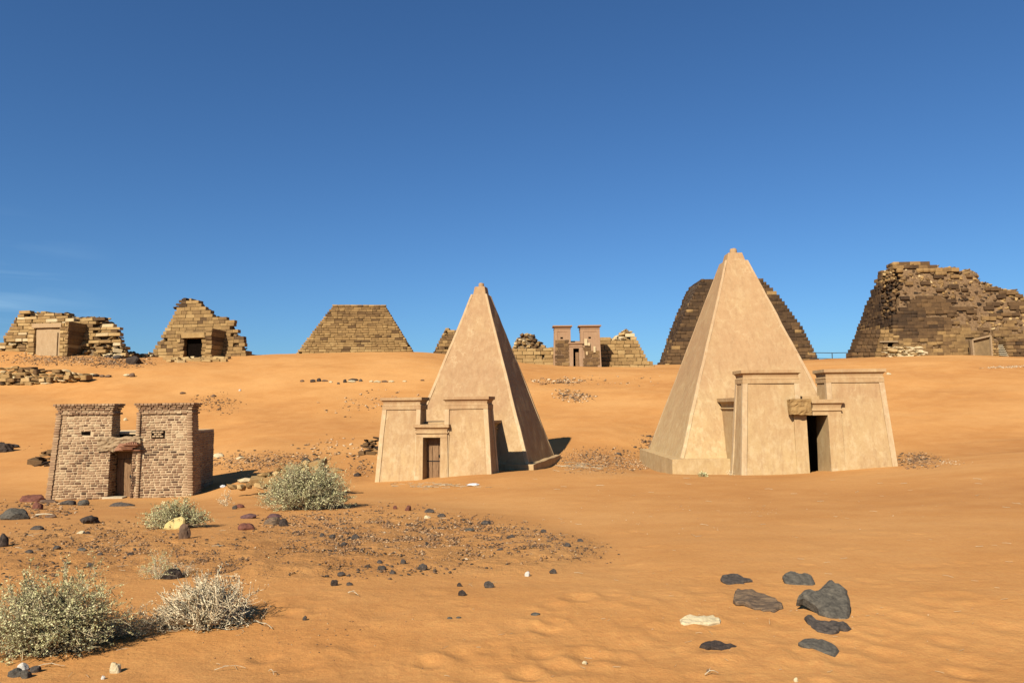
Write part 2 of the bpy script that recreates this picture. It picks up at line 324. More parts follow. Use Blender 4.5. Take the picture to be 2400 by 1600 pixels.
ROCKM = {k: make_plain(k + '_rock', a, b_, sc, 0.85, bd, st) for k, (a, b_, sc, bd, st) in dict(
    dark=((0.035, 0.028, 0.022), (0.15, 0.115, 0.085), 22, 0.02, None), black=((0.022, 0.016, 0.012), (0.11, 0.075, 0.052), 24, 0.03, None),
    slate=((0.05, 0.043, 0.033), (0.17, 0.145, 0.105), 26, 0.014, (1, 1, 1.4)), flaky=((0.06, 0.045, 0.035), (0.30, 0.19, 0.10), 16, 0.02, (0.5, 2.6, 2.6)),
    red=((0.12, 0.045, 0.028), (0.26, 0.095, 0.055), 14, 0.012, None), purple=((0.10, 0.05, 0.045), (0.2, 0.1, 0.08), 14, 0.012, None),
    brown=((0.10, 0.06, 0.035), (0.24, 0.14, 0.08), 12, 0.015, None), yellow=((0.62, 0.45, 0.15), (0.76, 0.58, 0.24), 10, 0.006, None),
    pale=((0.54, 0.42, 0.23), (0.78, 0.64, 0.38), 22, 0.012, None), white=((0.55, 0.49, 0.40), (0.74, 0.68, 0.57), 18, 0.006, None)).items()}

# ------------------------------------------------------------------ block shapes and piece collections
def block_variants(n, jit, bev, seed):
    R = random.Random(seed); out = []
    for k in range(n):
        bm = bmesh.new(); bmesh.ops.create_cube(bm, size=1.0)
        bmesh.ops.bevel(bm, geom=bm.edges[:], offset=bev, segments=1, affect='EDGES')
        for v in bm.verts:
            v.co += Vector((R.uniform(-jit, jit), R.uniform(-jit, jit), R.uniform(-jit, jit)))
        bmesh.ops.triangulate(bm, faces=bm.faces[:]); bm.verts.index_update()
        out.append((np.array([v.co[:] for v in bm.verts]), np.array([[v.index for v in f.verts] for f in bm.faces]))); bm.free()
    return out
def stone_variants(n, seed):
    R = random.Random(seed); out = []
    for k in range(n):
        bm = bmesh.new(); bmesh.ops.create_icosphere(bm, subdivisions=1, radius=0.5)
        s = Vector((R.uniform(.8, 1.1), R.uniform(.7, 1), R.uniform(.6, .95)))
        for v in bm.verts:
            q = v.co.normalized(); mx = max(abs(q.x), abs(q.y), abs(q.z)); q = q * (0.5 / mx * 0.55 + 0.5 * 0.45)
            v.co = Vector((q.x * s.x, q.y * s.y, q.z * s.z)) + Vector((R.uniform(-.07, .07), R.uniform(-.07, .07), R.uniform(-.07, .07)))
        bm.verts.index_update()
        out.append((np.array([v.co[:] for v in bm.verts]), np.array([[v.index for v in f.verts] for f in bm.faces]))); bm.free()
    return out
VAR = {'block': block_variants(8, 0.035, 0.07, 1), 'brick': block_variants(6, 0.03, 0.09, 2), 'stone': stone_variants(10, 3), 'crisp': block_variants(4, 0.008, 0.03, 5)}
_mc = {}
def vmesh(kind, i, m):
    k = (kind, i, m.name)
    if k not in _mc:
        me = bpy.data.meshes.new(kind); V, F = VAR[kind][i]; me.from_pydata(V.tolist(), [], F.tolist()); me.materials.append(m); me.update(); _mc[k] = me
    return _mc[k]
class Pieces:
    def __init__(s): s.L = []
    def add(s, c, size, rot=(0, 0, 0), tone=0.5, kind='block', pri=0):
        s.L.append((tuple(c), tuple(size), tuple(rot), float(tone), kind, random.randrange(len(VAR[kind])), pri))
    def build(s, parent, m, name, fr=None, maxn=300, name_rest=None):
        L = s.L
        if not L: return
        # rank by how large each piece shows in the picture
        C = np.array([l[0] for l in L]); S = np.array([l[1] for l in L])
        Wp = fr.w(C[:, 0], C[:, 1], C[:, 2]) if fr else C
        px, py = proj(Wp); d = np.maximum(Wp[:, 1], 1)
        a = np.maximum(S[:, 0], S[:, 1]) * S[:, 2] / d ** 2
        inside = (px > -10) & (px < 2410) & (py > 0) & (py < 1610)
        if fr: g = gz(Wp[:, 0], Wp[:, 1]); inside &= (Wp[:, 2] + S[:, 2] * .5 > g)
        score = a * np.where(inside, 1, 0.001) * np.array([1.0 if l[6] == 0 else (0.02 if l[6] == 1 else 5) for l in L])
        order = np.argsort(-score)
        for i in order[:maxn]:
            c, sz, rot, tone, kind, vi, pri = L[i]
            o = bpy.data.objects.new(name, vmesh(kind, vi, m)); o.location = c; o.scale = sz; o.rotation_euler = rot; o['tone'] = tone
            col.objects.link(o)
            if parent: o.parent = parent
        rest = order[maxn:]
        if len(rest):
            VV, FF, TT = [], [], []; off = 0
            for i in rest:
                c, sz, rot, tone, kind, vi, pri = L[i]; V, F = VAR[kind][vi]
                M = np.array(Euler(rot).to_matrix()); v = (V * np.array(sz)) @ M.T + np.array(c)
                VV.append(v); FF.append(F + off); TT.append(np.full(len(v), tone)); off += len(v)
            o = bigmesh(name_rest or name, np.vstack(VV), np.vstack(FF), m, parent, {'tone': np.concatenate(TT)}); o['kind'] = 'stuff'
def lay(pc, face, zs, hs, rng_fn, plane_fn, L, depth, tone_fn, skip=None, kind='block', gap=0.012, jit=0.02, pri=0, rot=0.006, lv=0.35, fr=None):
    """courses of pieces on one face; face f: front (-y), r: +x side, l: -x side, b: back"""
    for z, h in zip(zs, hs):
        a, b = rng_fn(z); p = plane_fn(z); x = a - random.uniform(0, L * 0.6)
        while x < b:
            ln = L * random.uniform(1 - lv, 1 + lv); x0 = max(x, a); x1 = min(x + ln, b); x += ln
            if x1 - x0 < L * 0.12: continue
            if b - x1 < L * 0.2: x1 = b; x = b + 1
            m_ = (x0 + x1) / 2; j = random.uniform(-jit, jit); dz = random.uniform(-.04, .04) * h
            if face == 'f': c = (m_, p + depth / 2 + j, z + h / 2 + dz); s = (x1 - x0 - gap, depth, h - gap * (1.9 if gap > .019 else 1))
            elif face == 'b': c = (m_, p - depth / 2 + j, z + h / 2 + dz); s = (x1 - x0 - gap, depth, h - gap * (1.9 if gap > .019 else 1))
            elif face == 'r': c = (p - depth / 2 + j, m_, z + h / 2 + dz); s = (depth, x1 - x0 - gap, h - gap)
            else: c = (p + depth / 2 + j, m_, z + h / 2 + dz); s = (depth, x1 - x0 - gap, h - gap)
            if skip and skip(c): continue
            t = tone_fn(c)
            pc.add(c, s, (random.uniform(-rot, rot), random.uniform(-rot, rot), random.uniform(-rot, rot)), t, kind, pri)

# loft of axis-aligned rectangles, subdivided, with a slight hand-made wobble
def loft(name, rings, m, parent, seg=0.3, wob=0.010, bevel=0.014, caps=(True, True), seed=0):
    V, F = [], []; x0, x1, y0, y1, z = rings[0]
    nx = max(1, int(max(r[1] - r[0] for r in rings) / seg)); ny = max(1, int(max(r[3] - r[2] for r in rings) / seg))
    R = []
    for a, b in zip(rings[:-1], rings[1:]):
        n = max(1, int(abs(b[4] - a[4]) / seg))
        for k in range(n): R.append(tuple(a[i] + (b[i] - a[i]) * k / n for i in range(5)))
    R.append(rings[-1])
    for (x0, x1, y0, y1, z) in R:
        for i in range(nx): V.append((x0 + (x1 - x0) * i / nx, y0, z))
        for i in range(ny): V.append((x1, y0 + (y1 - y0) * i / ny, z))
        for i in range(nx): V.append((x1 - (x1 - x0) * i / nx, y1, z))
        for i in range(ny): V.append((x0, y1 - (y1 - y0) * i / ny, z))
    P_ = 2 * (nx + ny)
    for r in range(len(R) - 1):
        for i in range(P_):
            j = (i + 1) % P_; F.append((r * P_ + i, r * P_ + j, (r + 1) * P_ + j, (r + 1) * P_ + i))
    if caps[0]: F.append(tuple(range(P_ - 1, -1, -1)))
    if caps[1]: F.append(tuple(range((len(R) - 1) * P_, len(R) * P_)))
    V = np.array(V)
    if wob:
        s = seed * 13.7
        V[:, 0] += wob * vn(V[:, 1] * 1.1 + V[:, 0] * .7 + s, V[:, 2] * 1.3, 11); V[:, 1] += wob * vn(V[:, 0] * 1.2 + s, V[:, 2] * 1.2, 12)
        V[:, 2] += wob * .7 * vn(V[:, 0] * 1.4 + s, V[:, 1] * 1.4, 13)
    o = mobj(name, V, F, m, parent)
    if bevel:
        bv = o.modifiers.new('bevel', 'BEVEL'); bv.width = bevel; bv.segments = 2; bv.limit_method = 'ANGLE'; bv.angle_limit = math.radians(35)
    return o
def cornice(name, rect, z0, h, flare, m, parent, torus=True, wob=0.006):
    """roll moulding, concave cavetto and square top slab round a rectangle"""
    x0, x1, y0, y1 = rect; prof = []
    if torus:
        prof += [(0.002, 0), (0.32, .03), (0.42, .09), (0.32, .15), (0.04, .18)]
    else: prof += [(0.002, 0)]
    prof += [(0.03, .3), (0.10, .43), (0.26, .54), (0.55, .63), (0.93, .68), (1.0, .685), (1.0, .995), (0.97, 1.0)]
    return loft(name, [(x0 - o * flare, x1 + o * flare, y0 - o * flare, y1 + o * flare, z0 + t * h) for o, t in prof], m, parent, 0.6, wob, 0.004)

# ------------------------------------------------------------------ the ground sheet
GRAVEL = [  # px, py, half width px, half height px, strength
 (700,1290,260,70,1.0),(950,1270,300,75,1.0),(1180,1290,230,55,.95),(1330,1290,90,38,.9),(250,1290,260,70,.9),(60,1300,120,60,.8),(480,1310,180,55,.8),
 (640,1085,160,28,1),(560,1100,80,22,.9),(1430,1085,110,35,.9),(1345,928,50,16,.9),(1320,897,80,14,.7),(2150,1078,60,22,1),(150,846,190,16,.9),(290,850,110,14,.9),(60,868,60,10,.5),
 (840,1100,30,35,.6),(1400,900,120,14,.4),(880,960,120,30,.25),(520,950,60,26,.45),(60,1195,110,22,.8),(420,848,90,10,.9),(1540,1045,60,30,.6),(1480,1005,60,20,.3),(2180,1090,60,14,.6),(200,1180,150,14,.5)]
def gravel_w(x, y, z):
    px, py = proj(np.stack([x, y, z], -1)); w = np.zeros_like(px)
    for (a, b, c, d, s) in GRAVEL:
        q = ((px - a) / c) ** 2 + ((py - b) / d) ** 2; w = np.maximum(w, s * np.clip(1.35 - q, 0, 1))
    return w * (y > 3)
for (a, b, r, dp) in [(1233,1583,.10,.035),(1380,1540,.12,.03),(1450,1545,.1,.02),(1355,1402,.13,.03),(1430,1400,.12,.02),(1215,1470,.13,.018),(1080,1440,.15,.015),(1290,1480,.14,.014),
                      (1560,1500,.13,.014),(1700,1560,.13,.015),(2080,1500,.15,.013),(2220,1450,.14,.012),(2150,1330,.16,.012),(900,1440,.15,.015),(800,1500,.14,.014),(640,1540,.13,.014),
                      (1000,1560,.13,.012),(2280,1560,.12,.012),(1480,1330,.2,.014),(1640,1250,.25,.014),(1860,1230,.25,.012),(2050,1250,.25,.012),(1340,1180,.3,.02),(1500,1160,.3,.015)]:
    q = gpt(a, b); DENTS.append((q[0], q[1], r * .9, dp * .6))
_fr = np.random.RandomState(5)
for _ in range(120):
    a, b = _fr.uniform(620, 2400), 1180 + 420 * _fr.rand() ** .8
    if a < 1450 and b < 1380: continue
    q = gpt(a, b)
    if q[1] < 14: DENTS.append((q[0], q[1], _fr.uniform(.07, .13), _fr.uniform(.004, .013)))
def ground():
    fr_ = np.radians(np.concatenate([np.linspace(-180, -56, 32, endpoint=False), np.linspace(-56, -40, 50, endpoint=False), np.linspace(-40, 40, 760, endpoint=False), np.linspace(40, 56, 50, endpoint=False), np.linspace(56, 180, 32, endpoint=False)]))
    rr = np.concatenate([np.exp(np.linspace(math.log(0.4), math.log(4), 30, endpoint=False)), np.exp(np.linspace(math.log(4), math.log(140), 560, endpoint=False)), np.exp(np.linspace(math.log(140), math.log(4000), 40))])
    T, R_ = np.meshgrid(fr_, rr); x = R_ * np.sin(T); y = R_ * np.cos(T); z = gz(x.ravel(), y.ravel()); x = x.ravel(); y = y.ravel()
    g = gravel_w(x, y, z)
    z = z + g * (0.02 * vn(x * 3.5, y * 3.5, 21) + 0.01 * vn(x * 9, y * 9, 22))
    V = np.vstack([np.stack([x, y, z], -1), [[0, 0, 0]]]); n = len(fr_); c = len(V) - 1
    i = np.arange(len(rr) - 1)[:, None]; j = np.arange(n)[None, :]; j2 = (j + 1) % n
    F = np.stack([i * n + j, (i + 1) * n + j, (i + 1) * n + j2, i * n + j2], -1).reshape(-1, 4)[:, ::-1]
    o = bigmesh('ground', V, F, SAND, None, {'gravel': np.append(g, 0)}, True); o['kind'] = 'structure'
    # patch over the centre
    bm = bmesh.new(); bm.from_mesh(o.data); bm.verts.ensure_lookup_table()
    for k in range(n): bm.faces.new((bm.verts[c], bm.verts[k], bm.verts[(k + 1) % n])).smooth = True
    bmesh.ops.recalc_face_normals(bm, faces=bm.faces[-n:]); bm.to_mesh(o.data); bm.free()
ground()

# ------------------------------------------------------------------ temples with two towers and a gate
def pylon(T, m, hw, b, H, th, inl, inr, gate, opening, cornh, flare, chapel, gateH, zb=-1.0, border=0.15, seed=0, gflare=0.1, side_border=True, cz=None):
    gl, gr = gate; ol, orr, oh = opening
    for k, (side, xin) in enumerate(((-1, inl), (1, inr))):
        def R(z, off=0.0):
            xo = side * (hw - b * z)
            a, c = (xo, xin) if side < 0 else (xin, xo)
            return (a - off, c + off, b * z - off, th - b * z * 0.7 + off, z)
        tw = loft('tower', [R(zb), R(H)], m, T, 0.3, 0.016, 0.016, seed=seed + k)
        r = R(H); cornice('cornice', (r[0] - .012, r[1] + .012, r[2] - .012, r[3] + .012), H - .015, cornh, flare, m, tw)
        # raised borders of the sunk wall panels
        pr = 0.04; bw = border
        def strip(xa, xb, ya, yb, za, zt, mode):
            rings = []
            for z in (za, zt):
                x0, x1, y0, y1, _ = R(z)
                if mode == 'ol': q = (x0 - pr, x0 + bw, y0 - pr, y0 + bw * .9)
                elif mode == 'or': q = (x1 - bw, x1 + pr, y0 - pr, y0 + bw * .9)
                elif mode == 'bl': q = (x0 - pr, x0 + bw, y1 - bw, y1 + pr)
                elif mode == 'br': q = (x1 - bw, x1 + pr, y1 - bw, y1 + pr)
                rings.append((*q, z))
            loft('raised_border', rings, m if m is PLASTER_D else PLASTER_E, tw, 0.4, 0.006, 0.008, seed=seed + k + 3)
        strip(0, 0, 0, 0, zb, H - bw, 'ol'); strip(0, 0, 0, 0, zb, H - bw, 'or')
        strip(0, 0, 0, 0, zb, H - bw, 'bl' if side < 0 else 'br')
        x0, x1, y0, y1, _ = R(H - bw)
        loft('raised_border', [(x0 - pr, x1 + pr, y0 - pr - .002, y1 + pr, H - bw + .001), (x0 - pr, x1 + pr, y0 - pr - .002, y1 + pr, H - .002)], m, tw, 0.4, 0.006, 0.008, seed=seed + k + 5)
    # gate
    yf = -0.09
    jl = loft('door_jamb', [(gl, ol, yf, th - .12, zb), (gl + .03, ol + .005, yf + b * oh, th - .14, oh)], m, T, 0.4, 0.008, 0.010, seed=seed + 7)
    jr = loft('door_jamb', [(orr, gr, yf, th - .12, zb), (orr - .005, gr - .03, yf + b * oh, th - .14, oh)], m, T, 0.4, 0.008, 0.010, seed=seed + 8)
    cz = cz if cz is not None else oh + (gateH - oh) * .3
    li = loft('lintel', [(gl + .032, gr - .032, yf + b * oh, th - .14, oh + .002), (gl + .04, gr - .04, yf + b * cz, th - .15, cz)], m, T, 0.4, 0.008, 0.008, seed=seed + 9)
    cornice('cornice', (gl + .04, gr - .04, yf + b * cz - .004, th - .2), cz - .004, gateH - cz, gflare, m, li)
    # chapel behind: two walls, roof, overhanging cornice, hollow inside
    if chapel:
        cw, cl, ch = chapel; wt_ = .35; y0 = th - .16
        loft('chapel_wall', [(-cw, -cw + wt_, y0, cl, zb), (-cw + .08, -cw + wt_, y0, cl, ch * .83)], m, T, 0.4, 0.008, 0.01, seed=seed + 11)
        loft('chapel_wall', [(cw - wt_, cw, y0, cl, zb), (cw - wt_, cw - .08, y0, cl, ch * .83)], m, T, 0.4, 0.008, 0.01, seed=seed + 12)
        rf = loft('chapel_roof', [(-cw + .09, cw - .09, y0, cl, ch * .83 + .002), (-cw + .09, cw - .09, y0, cl, ch - .03)], m, T, 0.5, 0.004, 0.006, seed=seed + 13)
        cornice('cornice', (-cw + .085, cw - .085, y0 - .01, cl), ch * .83 - .002, ch * .17 + .02, .17, m, rf)
        loft('chapel_wall', [(-cw + .3, cw - .3, cl - .3, cl - .02, zb), (-cw + .3, cw - .3, cl - .3, cl - .02, ch * .83)], m, T, 0.5, 0, 0, seed=seed + 14)

def plaster_pyramid(T, m, yc, hp, zp, hb, ht, zt, cap0, cap1, zc, tipr, ztip, seed=0, zb=-1.0, zl=None):
    if zl is None: zl = zp
    loft('plinth', [(-hp, hp, yc - hp, yc + hp, zb), (-hp + .03, hp - .03, yc - hp + .03, yc + hp - .03, zp)], m, T, 0.3, 0.02, 0.02, seed=seed)
    body = loft('pyramid_body', [(-hb, hb, yc - hb, yc + hb, zp - .05), (-ht, ht, yc - ht, yc + ht, zt)], m, T, 0.45, 0.025, 0.03, seed=seed + 1)
    s = .085; pr = .010
    for sx in (-1, 1):
        for sy in (-1, 1):
            rings = []
            for h, z, ww in ((hb, zp + .004, s * 1.2), (ht, zt - .01, s * .75)):
                cx, cy = sx * (h + pr), yc + sy * (h + pr)
                xa, xb = sorted((cx, cx - sx * ww * 1.6)); ya, yb = sorted((cy, cy - sy * ww * 1.6)); rings.append((xa, xb, ya, yb, z))
            loft('corner_moulding', rings, PLASTER_E, body, 0.45, 0.02, 0.012, seed=seed + 2)
    cp = loft('cap_block', [(-cap0, cap0, yc - cap0, yc + cap0, zt - .02), (-cap1, cap1, yc - cap1, yc + cap1, zc)], m, T, 0.2, 0.01, 0.015, seed=seed + 3)
    n = 20; V, F = [], []
    for r_, z in ((tipr, zc - .01), (tipr * 1.02, (zc + ztip) / 2), (tipr * .94, ztip - .02), (tipr * .8, ztip)):
        for i in range(n): a = 2 * math.pi * i / n; V.append((r_ * math.cos(a) + .01, yc + r_ * math.sin(a), z + .006 * math.sin(3 * a)))
    for k in range(3):
        for i in range(n): F.append((k*n+i, k*n+(i+1) % n, (k+1)*n+(i+1) % n, (k+1)*n+i))
    F.append(tuple(range(3*n, 4*n))); mobj('tip_drum', V, F, m, cp)

def door_leaf(T, x0, x1, y, z0, z1, nplank, lock, batten=True):
    R = random.Random(3); w = (x1 - x0) / nplank
    D = mobj('door', *boxmesh(x0, x1, y + .045, y + .06, z0, z1), WOOD, T)
    for i in range(nplank):
        a = x0 + i * w; loft('plank', [(a + .006, a + w - .006, y + R.uniform(-.006, .006), y + .05, z0 + R.uniform(0, .02)), (a + .006, a + w - .006, y, y + .05, z1 - R.uniform(0, .03))], WOOD, D, 0.3, 0.004, 0.006, seed=i)
    lx, lz = lock; n = 16; V = []; F = []
    for k, (r_, yy) in enumerate(((.07, y - .005), (.07, y - .03), (.045, y - .045))):
        for i in range(n): a = 2 * math.pi * i / n; V.append((lx + r_ * math.cos(a), yy, lz + r_ * math.sin(a)))
    for k in range(2):
        for i in range(n): F.append((k*n+i, (k+1)*n+i, (k+1)*n+(i+1) % n, k*n+(i+1) % n))
    F.append(tuple(range(2*n, 3*n))); mobj('lock', V, F, IRON, D)
    if batten: mobj('latch', *boxmesh(x0 + .04, lx - .04, y - .02, y - .004, lz - .2, lz - .17), IRON, D)
def boxmesh(x0, x1, y0, y1, z0, z1):
    V = [(x0,y0,z0),(x1,y0,z0),(x1,y1,z0),(x0,y1,z0),(x0,y0,z1),(x1,y0,z1),(x1,y1,z1),(x0,y1,z1)]
    return V, [(0,3,2,1),(4,5,6,7),(0,1,5,4),(1,2,6,5),(2,3,7,6),(3,0,4,7)]
def frame_thing(name, label, cat, F, group=None):
    return thing(name, label, cat, tuple(F.o), -F.a, group)

# right temple
FR = Frame(1922, 1112, 27, 0)
T = frame_thing('plastered_pylon_chapel', 'golden plastered chapel with open black doorway and a rough stone set in its lintel', 'chapel', FR)
pylon(T, PLASTER_R, 2.80, .072, 3.46, 1.28, -.56, .50, (-.84, .94), (-.37, .42, 2.13), .36, .10, (1.78, 6.75, 2.82), 2.71, zb=-1.0, border=.15, seed=1, cz=2.28)
rb = mobj('lintel_stone', *boxmesh(-.39, .39, -.14, .16, -.28, .28), STONE, T, loc=(-.66, -.06, 2.44))
def roughen(o, cuts, amp, sc, tone=None, bev=.03):
    bm = bmesh.new(); bm.from_mesh(o.data)
    bmesh.ops.subdivide_edges(bm, edges=bm.edges[:], cuts=cuts, use_grid_fill=True)
    P0 = np.array([v.co[:] for v in bm.verts])
    n1 = vn(P0[:, 0]*sc+P0[:, 1]*sc*.7, P0[:, 2]*sc*1.6, 41) + .5*vn(P0[:, 0]*sc*2.4, P0[:, 2]*sc*3+P0[:, 1]*sc, 42)
    n2 = vn(P0[:, 1]*sc, P0[:, 2]*sc+P0[:, 0]*3, 43); bm.normal_update()
    for v, a, b_ in zip(bm.verts, n1, n2): v.co += v.normal * a * amp + Vector((b_ * amp * .4, 0, 0))
    bm.to_mesh(o.data); bm.free()
    if tone is not None: o['tone'] = tone
roughen(rb, 9, .04, 5, .60)
T = frame_thing('plastered_pyramid', 'larger smooth golden pyramid on the right, sunlit on both visible faces', 'pyramid', FR)
plaster_pyramid(T, PLASTER_R, 9.3, 4.24, .24, 3.78, .54, 9.62, .45, .34, 10.02, .17, 10.28, seed=20, zb=-1.3)

# middle temple
FM = Frame(1014, 1122, 28, 14)
T = frame_thing('plastered_pylon_chapel', 'tan plastered chapel with wooden plank door, in front of the slimmer smooth pyramid', 'chapel', FM)
pylon(T, PLASTER_M, 2.27, .072, 2.73, 1.0, -.58, .47, (-.70, .60), (-.39, .30, 1.53), .34, .095, (1.45, 4.9, 2.08), 2.03, zb=-1.2, border=.14, seed=31, cz=1.68)
door_leaf(T, -.42, .34, .42, -.9, 1.2, 3, (.17, .82)); 
mobj('door_panel', *boxmesh(-.42, .34, .45, .5, 1.2, 1.6), WOOD, T)
T = frame_thing('plastered_pyramid', 'slimmer smooth tan pyramid in the middle with its right face in deep shade', 'pyramid', FM)
plaster_pyramid(T, PLASTER_M, 6.6, 3.14, .30, 2.84, .37, 7.90, .31, .24, 8.27, .13, 8.46, seed=50, zb=-1.2)

# ------------------------------------------------------------------ brick temple on the left
FB = Frame(283, 1166, 26, -3)
T = frame_thing('brick_pylon_chapel', 'small twin tower chapel of rough brown bricks at the left, with wooden door', 'chapel', FB)
def brick_temple(T):
    Rn = random.Random(11); b = .055; H = 2.90; top = 3.26; th = .85; hwl, hwr = 2.50, 2.44; inl, inr = -.45, .42; ch = 2.28; chh = 2.1; cl = 3.0
    ol, orr, oh = -.44, .29, 1.58
    # mortar cores, a little inside the brick faces
    g = .013
    for k, side in enumerate((-1, 1)):
        def R(z, off=-g):
            a, c = (-(hwl - b * z), inl) if side < 0 else (inr, hwr - b * z)
            return (a - off, c + off, b * z - off, th - b * z * .6 + off, z)
        if side < 0:
            loft('mortar_core', [R(-.8), R(H + .2)], MORTAR, T, 0.3, 0.006, 0, seed=61 + k)
        else:
            loft('mortar_core', [R(-.8), R(H + .2)], MORTAR, T, 0.3, 0.006, 0, seed=61 + k)
    loft('mortar_core', [(inl - .06 , ol - g, .03, th - .05, -.8), (inl - .06, ol - g, .03 + b * oh, th - .05, oh)], MORTAR, T, .3, .004, 0)
    loft('mortar_core', [(orr + g, inr + .08, .03, th - .05, -.8), (orr + g, inr + .08, .03 + b * oh, th - .05, oh)], MORTAR, T, .3, .004, 0)
    loft('mortar_core', [(inl - .05, inr + .05, .06 + b * oh, th - .05, oh + .01), (inl - .05, inr + .05, .06 + b * 2.05, th - .05, 2.06)], MORTAR, T, .3, .004, 0)
    for s in (-1, 1):
        xa, xb = sorted((s * (chh - g), s * (chh - .3)))
        loft('mortar_core', [(xa, xb, th - .1, cl - g, -.8), (xa, xb, th - .1, cl - g, ch - .02)], MORTAR, T, .3, .004, 0)
    loft('mortar_core', [(-chh + .3, chh - .3, cl - .32, cl - g, -.8), (-chh + .3, chh - .3, cl - .32, cl - g, ch - .02)], MORTAR, T, .3, .004, 0)
    mobj('chapel_roof', *boxmesh(-chh + .05, chh - .05, th - .1, cl - .05, ch - .12, ch - .05), MORTAR, T)
    pc = Pieces(); h = .0865
    def tone(c):
        z = c[2]; t = Rn.gauss(.60, .13) + .10 * vn(c[0] * 1.1, z * 1.3, 5)
        if Rn.random() < .11: t = Rn.uniform(.1, .3)
        if z > 2.0: t += .10
        if abs(c[0]) > 2.0 or abs(c[0] - inl) < .16 and z > 2.1: t = Rn.gauss(.72, .08)
        return float(np.clip(t, .05, 1))
    def hole(c):
        x, y, z = c
        if -1.50 < x < -1.16 and 2.13 < z < 2.29: return True
        return False
    zs = np.arange(-.66, H - .02, h); hs = np.full(len(zs), h)
    # tower fronts (lower part runs up to the door)
    lay(pc, 'f', zs, hs, lambda z: (-(hwl - b * z) + .17, (inl if z > 2.05 else ol) - (0 if z > 2.05 else .0)), lambda z: b * z, .19, .13, tone, lambda c: hole(c) or (c[0] > inl - .3 and 1.55 < c[2] < 2.06), 'brick', .018, .006, 0, .012)
    lay(pc, 'f', zs, hs, lambda z: ((inr if z > 2.05 else orr) + (.10 if z > 2.05 else 0), hwr - b * z - .17), lambda z: b * z, .19, .13, tone, lambda c: (c[0] < inr + .25 and 1.55 < c[2] < 2.06) or (.5 < c[0] < .58 and c[2] < 2.06), 'brick', .018, .006, 0, .012)
    # proud corner bricks (rolls) down the outer corners
    for sgn, xo in ((-1, hwl), (1, hwr)):
        for i, z in enumerate(zs):
            x = sgn * (xo - b * z) - sgn * .075; w = .17 + (.03 if i % 2 else 0)
            pc.add((x, b * z + .058, z + h / 2), (w, .20, h - .008), (0, 0, Rn.uniform(-.01, .01)), np.clip(Rn.gauss(.70, .08), 0, 1), 'crisp', 0)
    for i, z in enumerate(zs):
        if z > 2.06: pc.add((inr + .045, b * z + .045, z + h / 2), (.13, .21, h - .012), (0, 0, Rn.uniform(-.02, .02)), np.clip(Rn.gauss(.70, .08), 0, 1), 'crisp', 0)
        if z < oh: pc.add((.555, b * z + .02, z + h / 2), (.12, .16, h - .012), (0, 0, Rn.uniform(-.02, .02)), np.clip(Rn.gauss(.7, .1), 0, 1), 'brick', 0)
    # side faces
    lay(pc, 'r', zs, hs, lambda z: (b * z + .15, th - b * z * .6), lambda z: hwr - b * z, .235, .13, tone, None, 'brick', .018, .006, 0, .012)
    lay(pc, 'l', zs, hs, lambda z: (b * z + .15, th - b * z * .6), lambda z: -(hwl - b * z), .235, .13, tone, None, 'brick', .014, .008, 1, .012)
    zt = zs[zs > 2.0]; ht = np.full(len(zt), h)
    lay(pc, 'r', zt, ht, lambda z: (b * z, th - b * z * .6), lambda z: inl, .235, .13, tone, None, 'brick', .018, .006, 0, .012)
    lay(pc, 'l', zt, ht, lambda z: (b * z, th - b * z * .6), lambda z: inr - .02, .235, .13, tone, None, 'brick', .014, .008, 1, .012)
    zd = zs[zs < oh - .05]; hd = np.full(len(zd), h)
    lay(pc, 'r', zd, hd, lambda z: (b * z + .05, th - .1), lambda z: ol, .235, .13, tone, None, 'brick', .018, .006, 0, .012)
    lay(pc, 'l', zd, hd, lambda z: (b * z + .05, th - .1), lambda z: orr, .235, .13, tone, None, 'brick', .014, .008, 1, .012)
    # chapel side wall and rear part seen between the towers
    zc = zs[zs < ch - h]; hc = np.full(len(zc), h)
    lay(pc, 'r', zc, hc, lambda z: (th, cl), lambda z: chh, .235, .13, tone, None, 'brick', .014, .010, 0, .014)
    lay(pc, 'f', zc[-6:], hc[-6:], lambda z: (-.8, .8), lambda z: cl - .35, .235, .13, tone, None, 'brick', .014, .008, 1, .012)
    # roll course and flared cornice of each tower, stepped outwards, top course on end
    for side in (-1, 1):
        a, c = (-(hwl - b * H), inl) if side < 0 else (inr, hwr - b * H)
        for (z0, off, hh, L_) in ((H - .03, .055, .075, .24), (H + .05, .0, .08, .22), (H + .13, .03, .08, .22), (H + .21, .07, .07, .22), (H + .275, .11, .085, .12)):
            tn = lambda c_: float(np.clip(Rn.gauss(.64, .12), 0, 1)); J = .010
            lay(pc, 'f', [z0], [hh], lambda z: (a - off, c + off), lambda z: b * H - off, L_, .30, tn, None, 'brick', .008, J, 0, .015, .2)
            lay(pc, 'r', [z0], [hh], lambda z: (b * H - off + .28, th - .1 + off), lambda z: c + off, L_, .30, tn, None, 'brick', .008, J, 0, .015, .2)
            lay(pc, 'l', [z0], [hh], lambda z: (b * H - off + .28, th - .1 + off), lambda z: a - off, L_, .30, tn, None, 'brick', .012, J, 1, .03, .2)
        mobj('tower_roof', *boxmesh(a + .08, c - .08, b * H + .1, th - .12, H + .2, H + .33), MORTAR, T)
    # gate: eroded mud lintel with the broken red sandstone cornice on it
    li = mobj('eroded_lintel', *boxmesh(-.86, .58, .02, .62, 1.6, 2.08), MUD, T); roughen(li, 18, .035, 9)
    pc2 = Pieces()
